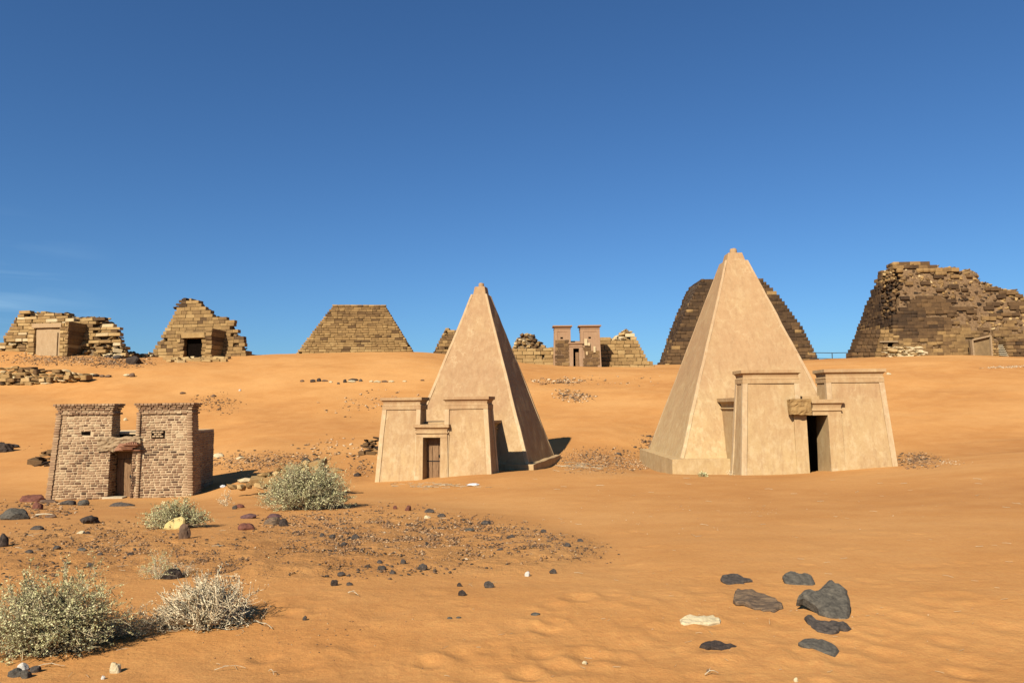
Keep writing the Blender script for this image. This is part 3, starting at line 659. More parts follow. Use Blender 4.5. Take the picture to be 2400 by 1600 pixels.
    for (xa, xb, z, hh, yy, dd) in ((-.10, .60, 1.60, .05, -.06, .22), (.02, .40, 1.655, .055, -.10, .22), (-.02, .52, 1.72, .06, -.16, .28), (.10, .60, 1.785, .045, -.22, .3)):
        q = loft('sandstone_ledge', [(xa, xb, yy, yy + dd, z), (xa - .02, xb + .02, yy - .03, yy + dd, z + hh)], SANDSTONE_RED, T, .1, .02, .008, seed=int(z * 100))
    for i in range(7):
        xx = .14 + i * .06; loft('cornice_rib', [(xx, xx + .035, -.15, .05, 1.832), (xx, xx + .035, -.13, .05, 1.832 + .10 - abs(i - 3) * .012)], SANDSTONE_RED, T, .1, .004, .004, seed=i)
    loft('sandstone_block', [(-.28, .12, -.07, .1, 1.62), (-.10, .10, -.05, .1, 1.86)], SANDSTONE_RED, T, .1, .03, .01, seed=4)
    # stub wall of odd bricks (blocked slot) on the right tower
    for i in range(3):
        for j in range(2 if i % 2 else 3):
            pc.add((1.03 + j * .13 + (.06 if i % 2 else 0), b * 2.1 - .012, 2.09 + i * .075), (.115, .1, .055), (0, 0, 0), .85, 'brick', 0)
    mobj('slot_shade_panel', *boxmesh(.93, 1.37, .09, .13, 2.03, 2.29), HOLE_SHADE, T)  # black plate between the bricks, shade of deep joints put in as colour
    mobj('slot_shade_panel', *boxmesh(-1.49, -1.17, .127, .2, 2.14, 2.29), HOLE_SHADE, T)  # black box paints the dark of the open slot
    loft('door_sill', [(-.62, .12, -.16, .25, -.10), (-.58, .10, -.13, .25, .035)], PALESTONE, T, .15, .02, .02, seed=8)
    door_leaf(T, -.42, .31, .56, -.3, 1.30, 3, (.10, .68), False)
    mobj('door_panel', *boxmesh(-.44, .31, .59, .64, 1.3, 1.62), WOOD, T)
    pc.build(T, BRICK, 'brick', FB)
MUD = make_plain('eroded_mud_lintel', (0.30, 0.19, 0.10), (0.52, 0.37, 0.20), 14, 0.95, 0.03)
SANDSTONE_RED = make_plain('red_sandstone', (0.30, 0.13, 0.07), (0.46, 0.23, 0.125), 9, 0.9, 0.012)
PALESTONE = make_plain('pale_sandstone', (0.5, 0.38, 0.22), (0.66, 0.52, 0.33), 9, 0.9, 0.012)
brick_temple(T)

# ------------------------------------------------------------------ ruined stone pyramids on the ridge
def ruin(T, F, hx, hy, tab, H, ch, L, prof, tone, core_m, rough=None, depth=.55, faces='flr', zb=-.8, skip=None, jit=.05, rot=.02, rubble=60, rub_size=(.3, .7), rub_tone=(.3, .9), gap=.02, seed=0, lv=.35, xo=None, kind='block', core_in=.75):
    """courses of blocks over a rubble core; prof: skyline in photograph columns [(px, py)], tab: [(z, inset)]"""
    random.seed(100 + seed); Rn = random.Random(seed)
    tz = [a for a, _ in tab]; ti = [c for _, c in tab]
    ins = lambda z: float(np.interp(z, tz, ti)); XO = (lambda z: float(np.interp(z, [a for a, _ in xo], [c for _, c in xo]))) if xo else (lambda z: 0.0); ppx = [a for a, _ in prof]; ppy = [c for _, c in prof]
    def above(c, m=0):
        w = F.w(c[0], c[1], c[2]); x, y = proj(w); return y < np.interp(x, ppx, ppy) - m
    zs, hs = [], []; z = zb
    while z < H:
        h = ch * Rn.uniform(.85, 1.15); zs.append(z); hs.append(h); z += h
    pc = Pieces()
    def sk(c): return bool(above(c)) or (skip is not None and skip(c, proj(F.w(c[0], c[1], c[2]))))
    def tn(c):
        x, y = proj(F.w(c[0], c[1], c[2])); return float(np.clip(tone(c, float(x), float(y)), 0.02, 1))
    args = dict(kind=kind, jit=jit, rot=rot, gap=gap, lv=lv)
    if 'f' in faces: lay(pc, 'f', zs, hs, lambda z: (-hx + ins(z) + XO(z), hx - ins(z) + XO(z)), lambda z: ins(z), L, depth, tn, sk, pri=0, **args)
    if 'l' in faces: lay(pc, 'l', zs, hs, lambda z: (ins(z) + depth * .9, 2 * hy - ins(z)), lambda z: -hx + ins(z) + XO(z), L, depth, tn, sk, pri=0 if F.o[0] > 0 else 1, **args)
    if 'r' in faces: lay(pc, 'r', zs, hs, lambda z: (ins(z) + depth * .9, 2 * hy - ins(z)), lambda z: hx - ins(z) + XO(z), L, depth, tn, sk, pri=0 if F.o[0] < 0 else 1, **args)
    # roughened areas: blocks knocked out of true
    if rough:
        LL = []
        for l in pc.L:
            x, y = proj(F.w(*l[0])); k = rough(float(x), float(y))
            if k > 0 and Rn.random() < k:
                for _ in range(3):
                    s = np.array(l[1]); s = s * [Rn.uniform(.3, .65), Rn.uniform(.5, .9), Rn.uniform(.45, 1.0)]
                    c = np.array(l[0]) + [Rn.uniform(-.3, .3) * l[1][0], Rn.uniform(0, .3), Rn.uniform(-.35, .35) * l[1][2]]
                    LL.append((tuple(c), tuple(s), (Rn.uniform(-.5, .5), Rn.uniform(-.5, .5), Rn.uniform(-.8, .8)), float(np.clip(l[3] + Rn.uniform(-.25, .3), 0.02, 1)), 'stone' if Rn.random() < .6 else 'block', Rn.randrange(4), l[6]))
            else: LL.append(l)
        pc.L = LL
    # core surface
    nx = max(12, int(hx * 2 / .3)); ny = max(12, int(hy * 2 / .4))
    X, Y = np.meshgrid(np.linspace(-hx + .15, hx - .15, nx), np.linspace(.15, 2 * hy - .15, ny))
    e = np.minimum(np.minimum(X + hx, hx - X), np.minimum(Y, 2 * hy - Y)) - depth * core_in
    zz = np.interp(e, ti, tz, left=-1.0, right=H); zz = np.where(e > ti[-1], H, zz); zz = np.where(e < .02, -1.2, zz)
    w = F.w(X, Y, np.full_like(X, H * .6)); px, _ = proj(w); pz = P(px, np.interp(px, ppx, ppy), w[..., 1])[..., 2] - F.o[2]
    cut = pz < zz; Z = np.minimum(zz, pz - .12) + .12 * vn(X * 1.7 + seed, Y * 1.7, 31) + .06 * vn(X * 4 + seed, Y * 4, 32)
    Z = np.where(cut, Z - .05, Z - .12)
    V = np.stack([X, Y, Z], -1).reshape(-1, 3); i = np.arange(ny - 1)[:, None]; j = np.arange(nx - 1)[None, :]
    Fq = np.stack([i * nx + j, i * nx + j + 1, (i + 1) * nx + j + 1, (i + 1) * nx + j], -1).reshape(-1, 4)
    bigmesh('rubble_core', V, Fq, core_m, T)
    ci = np.argwhere(cut | (zz > H - .3))
    if len(ci):
        for _ in range(rubble):
            a, b_ = ci[Rn.randrange(len(ci))]
            s = Rn.uniform(*rub_size); c = (X[a, b_] + Rn.uniform(-.2, .2), Y[a, b_] + Rn.uniform(-.2, .2), Z[a, b_] + s * .15)
            pc.add(c, (s * Rn.uniform(.8, 1.5), s, s * Rn.uniform(.45, .8)), (Rn.uniform(-.4, .4), Rn.uniform(-.4, .4), Rn.uniform(0, 3)), Rn.uniform(*rub_tone), 'stone', 0)
    return pc
def block_stack(pc, x0, x1, y0, y1, z0, z1, h, L, tone, kind='block', rot=.02, jit=.03, faces='flr'):
    """a solid pier or wall of coursed blocks, whole depth when thin"""
    z = z0; i = 0
    while z < z1 - .05:
        hh = min(h * random.uniform(.85, 1.15), z1 - z); n = max(1, round((x1 - x0) / L)); off = (0.5 if i % 2 else 0) / n if n > 1 else 0
        cuts = sorted(set([0.0, 1.0] + [min(max(k / n + off * 1.0, 0), 1) for k in range(1, n)]))
        for a, b_ in zip(cuts[:-1], cuts[1:]):
            if b_ - a < .06: continue
            pc.add((x0 + (x1 - x0) * (a + b_) / 2 + random.uniform(-jit, jit), (y0 + y1) / 2 + random.uniform(-jit, jit), z + hh / 2), ((x1 - x0) * (b_ - a) - .015, y1 - y0, hh - .015), (random.uniform(-rot, rot), random.uniform(-rot, rot), random.uniform(-rot, rot)), tone() if callable(tone) else tone, kind, 5)
        z += hh; i += 1
G = lambda m, s: (lambda c, x, y: random.gauss(m, s))

# A: broken pyramid base at the far left with a plastered panel
FA = Frame(132, 826, 72, 8)
T = frame_thing('ruined_pyramid', 'low broken stone pyramid at the left edge with smooth blank panel in front', 'pyramid', FA)
pa = [(-60, 760), (-20, 738), (5, 731), (60, 732), (110, 734), (168, 735), (172, 745), (200, 743), (232, 744), (255, 748), (262, 762), (275, 775), (283, 790), (290, 808), (300, 824), (320, 830)]
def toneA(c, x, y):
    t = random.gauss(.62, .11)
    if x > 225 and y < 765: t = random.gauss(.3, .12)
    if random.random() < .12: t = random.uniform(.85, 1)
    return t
def roughA(x, y):
    if x > 215: return .55
    if 175 < x <= 215: return .3
    if y > 790 and x < 65: return .3
    return .06
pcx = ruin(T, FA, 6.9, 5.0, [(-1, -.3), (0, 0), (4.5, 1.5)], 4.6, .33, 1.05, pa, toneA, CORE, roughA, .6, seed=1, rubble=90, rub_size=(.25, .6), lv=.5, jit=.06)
cx0, cz0 = FA.at(62, 822, -1.6); cx1, _ = FA.at(158, 822, -1.6); _, cz1 = FA.at(100, 761, -1.6)
block_stack(pcx, cx0, cx0 + .75, -1.6, .3, -.5, cz1 + .1, .42, .6, lambda: random.gauss(.7, .08))
block_stack(pcx, cx1 - .95, cx1, -1.6, .3, -.5, cz1 + .15, .36, .55, lambda: random.gauss(.62, .12))
block_stack(pcx, cx1 - .35, cx1 + .02, -1.62, 1.2, -.5, cz1 + .3, .40, .5, lambda: random.gauss(.5, .05))
pcx.build(T, STONE, 'stone_block', FA)
loft('chapel_front', [(cx0 + .8, cx1 - 1.0, -1.4, .4, -.6), (cx0 + .8, cx1 - 1.0, -1.4, .4, cz1 - .32)], PLASTER_A, T, .4, .02, .03, seed=2)
loft('blank_panel', [(cx0 + 1.0, cx1 - 1.2, -1.52, -1.38, -.5), (cx0 + 1.0, cx1 - 1.2, -1.52, -1.38, cz1 - .75)], PLASTER_A, T, .4, .006, .02, seed=3)
loft('lintel_beam', [(cx0 + .45, cx1 - .75, -1.62, -1.0, cz1 - .3), (cx0 + .45, cx1 - .75, -1.62, -1.0, cz1 + .12)], PLASTER_A, T, .3, .02, .03, seed=4)

# B: pyramid with a dark doorway
FBp = Frame(462, 838, 76, 8)
T = frame_thing('ruined_pyramid', 'pointed stone pyramid with jagged right slope and dark square doorway in its porch', 'pyramid', FBp)
pb = [(300, 850), (338, 836), (405, 726), (418, 704), (428, 696), (436, 700), (455, 706), (470, 708), (476, 722), (492, 726), (502, 740), (524, 746), (545, 754), (552, 770), (562, 790), (570, 800), (574, 822), (590, 832), (640, 850)]
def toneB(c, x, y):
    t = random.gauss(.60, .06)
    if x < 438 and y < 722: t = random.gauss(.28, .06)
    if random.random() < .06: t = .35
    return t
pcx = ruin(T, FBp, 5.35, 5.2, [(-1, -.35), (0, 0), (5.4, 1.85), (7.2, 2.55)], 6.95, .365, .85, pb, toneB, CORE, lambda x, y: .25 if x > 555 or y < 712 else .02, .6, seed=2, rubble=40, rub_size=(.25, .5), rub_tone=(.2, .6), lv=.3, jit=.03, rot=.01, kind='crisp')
x0, z0 = FBp.at(411, 838, -1.5); x1, _ = FBp.at(430, 838, -1.5); x2, _ = FBp.at(471, 838, -1.5); x3, _ = FBp.at(497, 838, -1.5); _, zl = FBp.at(450, 793, -1.5); _, zt_ = FBp.at(450, 780, -1.5); _, zr_ = FBp.at(485, 770, -1.5)
wt2 = lambda: random.gauss(.58, .09)
block_stack(pcx, x0, x0 + .42, -1.3, .8, -.6, zt_ - .1, .40, .5, wt2); block_stack(pcx, x0 + .44, x1, -1.5, .6, -.6, zl, .42, .5, wt2)
block_stack(pcx, x2, x2 + .5, -1.5, .6, -.6, zl, .40, .5, wt2); block_stack(pcx, x2 + .52, x3 + .1, -1.75, 1.6, -.6, zr_, .42, .6, wt2)
pcx.add(((x1 + x2) / 2 + .05, -.9, (zl + zt_) / 2 + .02), (x2 - x1 + .75, 1.5, zt_ - zl), (0, 0, 0), .66, 'block', 5)
pcx.add(((x1 + x2) / 2, .1, zt_ + .1), (x2 - x1 + 1.2, 1.8, .3), (0, 0, 0), .5, 'block', 5)
for (px_, py_, sz_) in ((427, 703, .55), (432, 700, .5), (440, 706, .6), (421, 711, .6), (415, 719, .6), (428, 712, .7), (449, 710, .5)):
    xq, zq = FBp.at(px_, py_ + 3, 2.6); pcx.add((xq, 2.6, zq), (sz_ * 1.3, .8, sz_ * .8), (random.uniform(-.4, .4), random.uniform(-.3, .3), random.uniform(0, 2)), .34, 'stone', 5)
for i in range(26):   # footing stones strewn in front
    a = 395 + i * 5.4 + random.uniform(-2, 2); q = gpt(a, 846 + random.uniform(-5, 4) - .02 * (a - 400), 60, 90); l = np.array(q) - FBp.o
    pcx.add((l @ FBp.rx, l @ FBp.ry, l[2] + .08), (random.uniform(.4, 1.1), .5, random.uniform(.2, .34)), (random.uniform(-.15, .15), random.uniform(-.15, .15), random.uniform(-.4, .4)), random.gauss(.72, .1), 'block', 5)
pcx.build(T, STONE, 'stone_block', FBp)
mobj('doorway_shade_panel', *boxmesh(x1 + .01, x2 - .01, -.95, -.85, -.6, zl - .01), HOLE_SHADE, T)  # black sheet painted as the dark interior of the porch

# C: flat topped stepped pyramid
FC = Frame(833, 829, 82, -6)
T = frame_thing('ruined_pyramid', 'flat topped stepped pyramid of even yellow stone courses standing alone on the dune crest', 'pyramid', FC)
pcf = [(600, 900), (695, 835), (706, 822), (780, 707), (786, 704), (893, 706), (899, 712), (965, 822), (975, 840), (1100, 900)]
pcx = ruin(T, FC, 6.45, 6.3, [(-1, -.62), (0, 0), (5.9, 3.55)], 5.92, .285, .72, pcf, lambda c, x, y: random.gauss(.565 + (y - 760) * .0012, .05) if random.random() > .05 else .38, CORE, None, .55, seed=3, rubble=0, jit=.018, rot=.01, zb=-.3, lv=.4, gap=.026, kind='crisp')  # tone darkens towards the top, painting the shade of the step risers
for i in range(9):
    x = -2.75 + i * .69; pcx.add((x, 3.9, 5.93), (.68, .6, .16), (0, 0, 0), .72, 'block', 5)
pcx.build(T, STONE, 'stone_block', FC)

# D1: stub of a pyramid half hidden by the smooth middle pyramid
FD1 = Frame(1095, 842, 92, 0)
T = frame_thing('ruined_pyramid', 'stub of a narrow ruined pyramid peeping out just left of the slim smooth pyramid', 'pyramid', FD1)
pd1 = [(1000, 842), (1012, 828), (1036, 771), (1048, 771), (1060, 774), (1080, 770), (1100, 772), (1150, 774), (1185, 830)]
pcx = ruin(T, FD1, 4.6, 4.0, [(-1, -.4), (0, 0), (4, 1.75)], 3.9, .36, .8, pd1, lambda c, x, y: random.gauss(.55 if x > 1030 else .38, .1), CORE, lambda x, y: .15, .5, seed=4, rubble=20, zb=-.3)
pcx.build(T, STONE, 'stone_block', FD1, 120)

# D: broken pyramid around a restored two tower chapel
FD = Frame(1355, 858, 88, 0)
T = frame_thing('ruined_pyramid', 'collapsed pale stone pyramid around the small pink chapel, jagged peak on its right', 'pyramid', FD)
pd = [(1150, 860), (1205, 812), (1212, 800), (1222, 790), (1232, 783), (1246, 784), (1256, 794), (1266, 804), (1276, 815), (1300, 816), (1340, 810), (1408, 796), (1425, 793), (1440, 793), (1452, 784), (1462, 776), (1480, 772), (1492, 766), (1503, 765), (1508, 772), (1541, 852), (1560, 860)]
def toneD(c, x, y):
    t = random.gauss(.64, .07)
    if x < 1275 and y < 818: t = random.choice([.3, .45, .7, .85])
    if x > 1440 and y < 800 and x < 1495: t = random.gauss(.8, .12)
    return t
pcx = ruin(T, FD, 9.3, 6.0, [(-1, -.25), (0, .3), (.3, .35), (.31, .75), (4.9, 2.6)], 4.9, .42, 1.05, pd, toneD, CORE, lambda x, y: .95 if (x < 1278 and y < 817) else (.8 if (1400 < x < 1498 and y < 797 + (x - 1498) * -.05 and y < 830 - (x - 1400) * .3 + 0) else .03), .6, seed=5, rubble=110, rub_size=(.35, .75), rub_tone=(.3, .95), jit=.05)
pcx.build(T, STONE, 'stone_block', FD)
FDc = Frame(1354, 857, 85.5, 0)
T = frame_thing('restored_pylon_chapel', 'small pinkish chapel with two towers and dark stone patches, far off on the ridge', 'chapel', FDc)
k = 85.5 / FPX
pylon(T, PLASTER_D, 55 * k, .03, 87 * k, 1.6, -16 * k, 8 * k + .02, (-19 * k, 12 * k), (-10 * k, 4 * k, 41 * k), 9 * k, .22, None, 55 * k, zb=-1.2, border=.32, seed=70, gflare=.15, cz=45 * k)
mobj('chapel_body', *boxmesh(-2.3, 2.3, 1.3, 3.6, -1, 3.0), PLASTER_D, T)
mobj('doorway_shade_panel', *boxmesh(-10 * k - .1, 4 * k + .1, .9, 1.0, -1, 41 * k), HOLE_SHADE, T)  # black sheet gives the gateway its interior shade by colour
loft('door', [(-4 * k, 3.6 * k, .5, .6, -.5), (-4 * k, 3.6 * k, .5, .6, 33 * k)], WOOD, T, .4, .004, .01)
pcx = Pieces(); tt = lambda c: random.gauss(.40, .07)
def skd(c):
    x, z = c[0] / k, c[2] / k
    if x < -19: return not (z < 40 or (z < 58 and x > -48 - (z - 50)) or (z < 64 and x < -42))
    if x > 12: return not ((z < 46 and x > 14 + max(0, (z - 5) * .2)) and x < 50) or (x > 34 and z > 38)
    return True
zs_ = np.arange(-.4, 66 * k, .43)
lay(pcx, 'f', zs_, [.43] * len(zs_), lambda z: (-54 * k + .03 * z, -19 * k), lambda z: .03 * z - .06, .95, .35, tt, skd, jit=.01, gap=.02)
lay(pcx, 'f', zs_, [.43] * len(zs_), lambda z: (12.5 * k, 53 * k - .03 * z), lambda z: .03 * z - .06, .95, .35, tt, skd, jit=.01, gap=.02)
for (x, z, w_, h_, t) in ((20, 55, 7, 16, .97), (27, 50, 6, 7, .95), (40, 38, 5, 14, .97), (22, 29, 4, 8, .9)):
    pcx.add((x * k, .02, z * k), (w_ * k, .3, h_ * k), (0, 0, 0), t, 'crisp', 5)
for sx in (-38, 28):
    mobj('slot_window_shade', *boxmesh((sx - 1.5) * k, (sx + 4.5) * k, .03 * 66 * k - .012, .2, 64 * k, 68 * k), HOLE_SHADE, T)  # shaded slots painted as black boxes on the tower fronts
pcx.build(T, STONE, 'stone_block', FDc)

# E: tall dark pyramid behind the large smooth one
FE = Frame(1742, 856, 100, 0)
T = frame_thing('ruined_pyramid', 'tall dark stepped pyramid half hidden behind the larger smooth pyramid', 'pyramid', FE)
pe = [(1530, 870), (1550, 850), (1578, 768), (1610, 690), (1636, 650), (1648, 641), (1680, 638), (1720, 634), (1760, 632), (1775, 629), (1783, 630), (1799, 637), (1810, 640), (1842, 680), (1896, 775), (1935, 842), (1950, 860)]
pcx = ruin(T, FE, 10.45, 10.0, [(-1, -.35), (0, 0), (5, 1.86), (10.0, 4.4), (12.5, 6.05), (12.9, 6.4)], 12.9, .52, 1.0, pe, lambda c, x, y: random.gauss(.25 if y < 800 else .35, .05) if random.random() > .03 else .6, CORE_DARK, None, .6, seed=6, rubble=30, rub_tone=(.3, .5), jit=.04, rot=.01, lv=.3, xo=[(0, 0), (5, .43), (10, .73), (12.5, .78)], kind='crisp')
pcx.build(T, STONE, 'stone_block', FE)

# F: great broken pyramid on the right
FF_ = Frame(2334, 842, 90, 2)
T = frame_thing('ruined_pyramid', 'biggest dark broken pyramid at the right edge with collapsed rubble slope and stone stairs', 'pyramid', FF_)
pf = [(1940, 850), (1988, 836), (2014, 775), (2046, 690), (2068, 634), (2080, 628), (2083, 617), (2092, 614), (2174, 614), (2178, 622), (2196, 623), (2202, 634), (2208, 630), (2238, 627), (2243, 636), (2278, 633), (2290, 641), (2298, 655), (2304, 662), (2330, 672), (2360, 680), (2380, 681), (2386, 692), (2400, 699), (2500, 770), (2600, 840)]
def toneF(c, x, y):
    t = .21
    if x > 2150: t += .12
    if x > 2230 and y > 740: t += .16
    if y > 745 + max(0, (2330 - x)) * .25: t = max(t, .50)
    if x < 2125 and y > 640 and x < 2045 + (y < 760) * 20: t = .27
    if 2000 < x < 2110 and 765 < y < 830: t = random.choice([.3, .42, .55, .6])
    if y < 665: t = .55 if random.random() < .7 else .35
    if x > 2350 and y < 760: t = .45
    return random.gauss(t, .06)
def roughF(x, y):
    if 2072 < x < 2142 and 632 < y < 700 + (2140 - x) * .8: return .9
    if 2120 < x < 2340 and 640 < y < 690 + (x - 2140) * .12: return .85
    if 2235 < x < 2440 and 690 < y < 765: return .8
    if 2150 < x and 780 > y > 715 + (2260 - x) * .2 and x > 2230: return .4
    return .02
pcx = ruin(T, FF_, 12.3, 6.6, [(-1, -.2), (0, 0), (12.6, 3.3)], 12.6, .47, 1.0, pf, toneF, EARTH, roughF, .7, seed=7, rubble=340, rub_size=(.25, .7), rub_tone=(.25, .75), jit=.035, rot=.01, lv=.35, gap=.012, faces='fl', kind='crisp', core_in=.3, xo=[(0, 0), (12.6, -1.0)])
# low stepped porch at the front left corner
x0, _ = FF_.at(1990, 842, -.2); x1, _ = FF_.at(2125, 842, -2.0)
for i, (pl, pt) in enumerate(((1990, 838), (1990, 829), (1995, 820), (2000, 812), (2003, 803), (2006, 795), (2011, 786), (2014, 777))):
    xl, zz_ = FF_.at(pl, pt, -.6)
    n = 9
    for j in range(n):
        xa = xl + (x1 - xl) * j / n; xb = xl + (x1 - xl) * (j + 1) / n
        if i >= 5 and j >= n - 3 + (7 - i): continue
        cxp = (xa + xb) / 2; px_, py_ = proj(FF_.w(cxp, -1.4, zz_))
        if 2076 < px_ < 2094 and 800 < py_ < 822: continue
        pcx.add((cxp, -.5, zz_ - .12), (xb - xa - .02, 2.0 + .05 * random.random(), .46), (0, 0, random.uniform(-.02, .02)), (random.gauss(.33, .05) if j < 4 else random.choice([.38, .5, .58])), 'block', 5)
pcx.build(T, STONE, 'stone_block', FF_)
xd, zd = FF_.at(2085, 812, -1.3)
mobj('doorway_shade_panel', *boxmesh(xd - .45, xd + .45, -1.2, -1.0, zd - .5, zd + .45), HOLE_SHADE, T)  # dark of the low doorway put in as a black box
mobj('lintel_beam', *boxmesh(xd - 1.3, xd + .9, -1.65, -1.1, zd + .5, zd + .66), MUD, T)
# leaning doorway panel of the right hand chapel
xa, za = FF_.at(2280, 835, -1.2); xb, zb_ = FF_.at(2322, 838, -1.2); _, zt1 = FF_.at(2322, 787, -1.2); _, zt0 = FF_.at(2278, 797, -1.2)
V = [(xa, -1.2, -.5), (xb, -1.2, -.5), (xb, -1.2, zt1), (xa - .1, -1.2, zt0), (xa, -.6, -.5), (xb, -.6, -.5), (xb, -.6, zt1), (xa - .1, -.6, zt0)]
mobj('chapel_wall', V, [(0,1,2,3),(4,7,6,5),(0,4,5,1),(1,5,6,2),(2,6,7,3),(3,7,4,0)], make_plain('brown_stone_slab', (0.20, 0.13, 0.06), (0.34, 0.22, 0.10), 1.5, .95, .05), T)
for (p_, q_) in (((xa - .1, zt0), (xb, zt1)), ((xa, -.5), (xa - .1, zt0)), ((xb, -.5), (xb, zt1))):
    dx, dz = q_[0] - p_[0], q_[1] - p_[1]; l_ = math.hypot(dx, dz); nx_, nz_ = -dz / l_ * .09, dx / l_ * .09
    V = [(p_[0]-nx_, y_, p_[1]-nz_) if s == 0 else ((q_[0]-nx_, y_, q_[1]-nz_) if s == 1 else ((q_[0]+nx_, y_, q_[1]+nz_) if s == 2 else (p_[0]+nx_, y_, p_[1]+nz_))) for y_ in (-1.55, -1.1) for s in range(4)]
    mobj('stone_frame', V, [(0,1,2,3),(7,6,5,4),(0,4,5,1),(1,5,6,2),(2,6,7,3),(3,7,4,0)], MUD, T)
# stairs
xs0, _ = FF_.at(2342, 838, -1.2); xs1, _ = FF_.at(2361, 838, -1.2)
for i in range(7):
    _, z_ = FF_.at(2350, 836 - i * 4.4, -1.2 + i * .12)
    mobj('step', *boxmesh(xs0, xs1, -1.5 + i * .16, -1.2 + i * .16, z_ - .02, z_ + .06), PALEWOOD, T)
pcx = Pieces()
block_stack(pcx, xs0 - 1.0, xs0 - .03, -1.3, .4, -.5, 2.2, .3, .5, lambda: random.gauss(.55, .1)); block_stack(pcx, xs1 + .05, xs1 + 3.2, -1.1, .5, -.5, 2.4, .42, .8, lambda: random.gauss(.42, .08))
pcx.build(T, STONE, 'stone_block', FF_)

# ------------------------------------------------------------------ railing on the ridge
FRl = Frame(1905, 845, 97, 0); kk = 97 / FPX
T = frame_thing('railing', 'thin dark metal railing with two rails between the two dark pyramids', 'railing', FRl)
def tube(name, pts, rad, m, parent, n=6):
    V, F = [], []
    for k, p in enumerate(pts):
        p = Vector(p); a = Vector(pts[min(k + 1, len(pts) - 1)]) - Vector(pts[max(k - 1, 0)]); a.normalize()
        u = a.orthogonal().normalized(); w = a.cross(u); r = rad[k] if isinstance(rad, (list, tuple)) else rad
        for i in range(n): t = 2 * math.pi * i / n; V.append(tuple(p + u * r * math.cos(t) + w * r * math.sin(t)))
    for k in range(len(pts) - 1):
        for i in range(n): F.append((k*n+i, k*n+(i+1) % n, (k+1)*n+(i+1) % n, (k+1)*n+i))
    F.append(tuple(range(n - 1, -1, -1))); F.append(tuple(range((len(pts)-1)*n, len(pts)*n)))
    return mobj(name, V, F, m, parent)
for pxp in (1913, 1951, 1990):
    x = (pxp - 1905) * kk; z0 = float(gz(*(FRl.w(x, 0, 0)[:2]))) - FRl.o[2]
    tube('post', [(x, 0, z0 - .3), (x, 0, 18.5 * kk)], .055, RAIL, T)
for h_ in (18, 4.5): tube('rail', [(-8 * kk, 0, h_ * kk + .06), (45 * kk, .02, h_ * kk - .02), (86 * kk, 0, h_ * kk)], .045, RAIL, T)

# ------------------------------------------------------------------ visible-ground table for scattering
TX = np.arange(-60, 2461, 10.0); TD = np.exp(np.linspace(math.log(4.2), math.log(100), 420))
_xx, _dd = np.meshgrid(TX, TD, indexing='ij')
_zz = gz(((_xx - 1200) / FPX * _dd).ravel(), _dd.ravel(), True).reshape(_xx.shape)
_qx, _qy = proj(np.stack([(_xx - 1200) / FPX * _dd, _dd, _zz], -1)); _qy = np.minimum.accumulate(_qy, axis=1)
def gpts(px, py):
    px = np.asarray(px, float); py = np.asarray(py, float); ci = np.clip(((px + 60) / 10).round().astype(int), 0, len(TX) - 1)
    d = np.empty(len(px))
    for k in np.unique(ci):
        m_ = ci == k; d[m_] = np.interp(-py[m_], -_qy[k], TD)
    x = P(px, py, d)[:, 0]; return np.stack([x, d, gz(x, d)], -1)

# ------------------------------------------------------------------ gravel, pebbles and straw
PEB = make_stone('pebbles', [(0.0, (0.035, 0.028, 0.022)), (0.35, (0.12, 0.085, 0.055)), (0.6, (0.30, 0.155, 0.07)), (0.8, (0.50, 0.29, 0.13)), (1.0, (0.78, 0.62, 0.40))], 30, .01)
OCT = np.array([(1, 0, 0), (0, 1, 0), (-1, 0, 0), (0, -1, 0), (0, 0, 1), (0, 0, -.5), (.75, .6, .45), (-.7, .65, .5)], float)
_bmv = stone_variants(12, 9)
def pebbles(name, label, px, py, spx, tone, flat=.6):
    q = gpts(px, py); n = len(q); s = np.asarray(spx) * q[:, 1] / FPX
    VV, FF, TT = [], [], []; off = 0
    an = rng.uniform(0, 6.28, n); ti = rng.normal(0, .25, n)
    for i in range(n):
        V, F = _bmv[i % 12]; v = V * np.array([s[i], s[i] * .8, s[i] * flat * (0.6 + 0.6 * ((i * 7919) % 100) / 100)])
        c, d_ = math.cos(an[i]), math.sin(an[i]); v = np.stack([v[:, 0] * c - v[:, 1] * d_, v[:, 0] * d_ + v[:, 1] * c, v[:, 2] + v[:, 0] * ti[i]], -1)
        VV.append(v + q[i] + [0, 0, s[i] * .10]); FF.append(F + off); TT.append(np.full(len(v), tone[i])); off += len(v)
    o = bigmesh(name, np.vstack(VV), np.vstack(FF), PEB, None, {'tone': np.concatenate(TT)})
    return tag(o, label, 'gravel', kind='stuff')
def scatter(a, b, c, d, n, smin, smax, tones, label, power=3.0, clump=True, ang=0.0):
    px, py = [], []
    while len(px) < n:
        u, v = rng.normal(0, .48, 2)
        if u * u + v * v > 1.3: continue
        x = a + c * u; y = b + d * v + ang * (x - a)
        if clump and vn(x / 26.0, y / 11.0, 77) + .55 * vn(x / 9.0, y / 4.0, 78) < rng.uniform(-.9, .35): continue
        px.append(x); py.append(y)
    px = np.array(px); py = np.array(py)
    s = smin + (smax - smin) * rng.random(n) ** power
    t = np.array([np.clip(rng.normal(*tones[rng.integers(len(tones))]), 0.02, 1) for _ in range(n)])
    pebbles('gravel', label, px, py, s, t)
DK, BR, TN, PL = (.30, .14), (.58, .1), (.76, .07), (.9, .05)
scatter(960, 1255, 330, 66, 7000, 1.5, 10, (DK, BR, BR, TN, TN), 'dark gravel covering the low mound in front of the middle chapel', 4, ang=.08)
scatter(1250, 1265, 190, 36, 3000, 1.5, 8, (DK, DK, BR, BR, TN), 'dark gravel trailing off along the right end of the mound', 4, ang=.18)
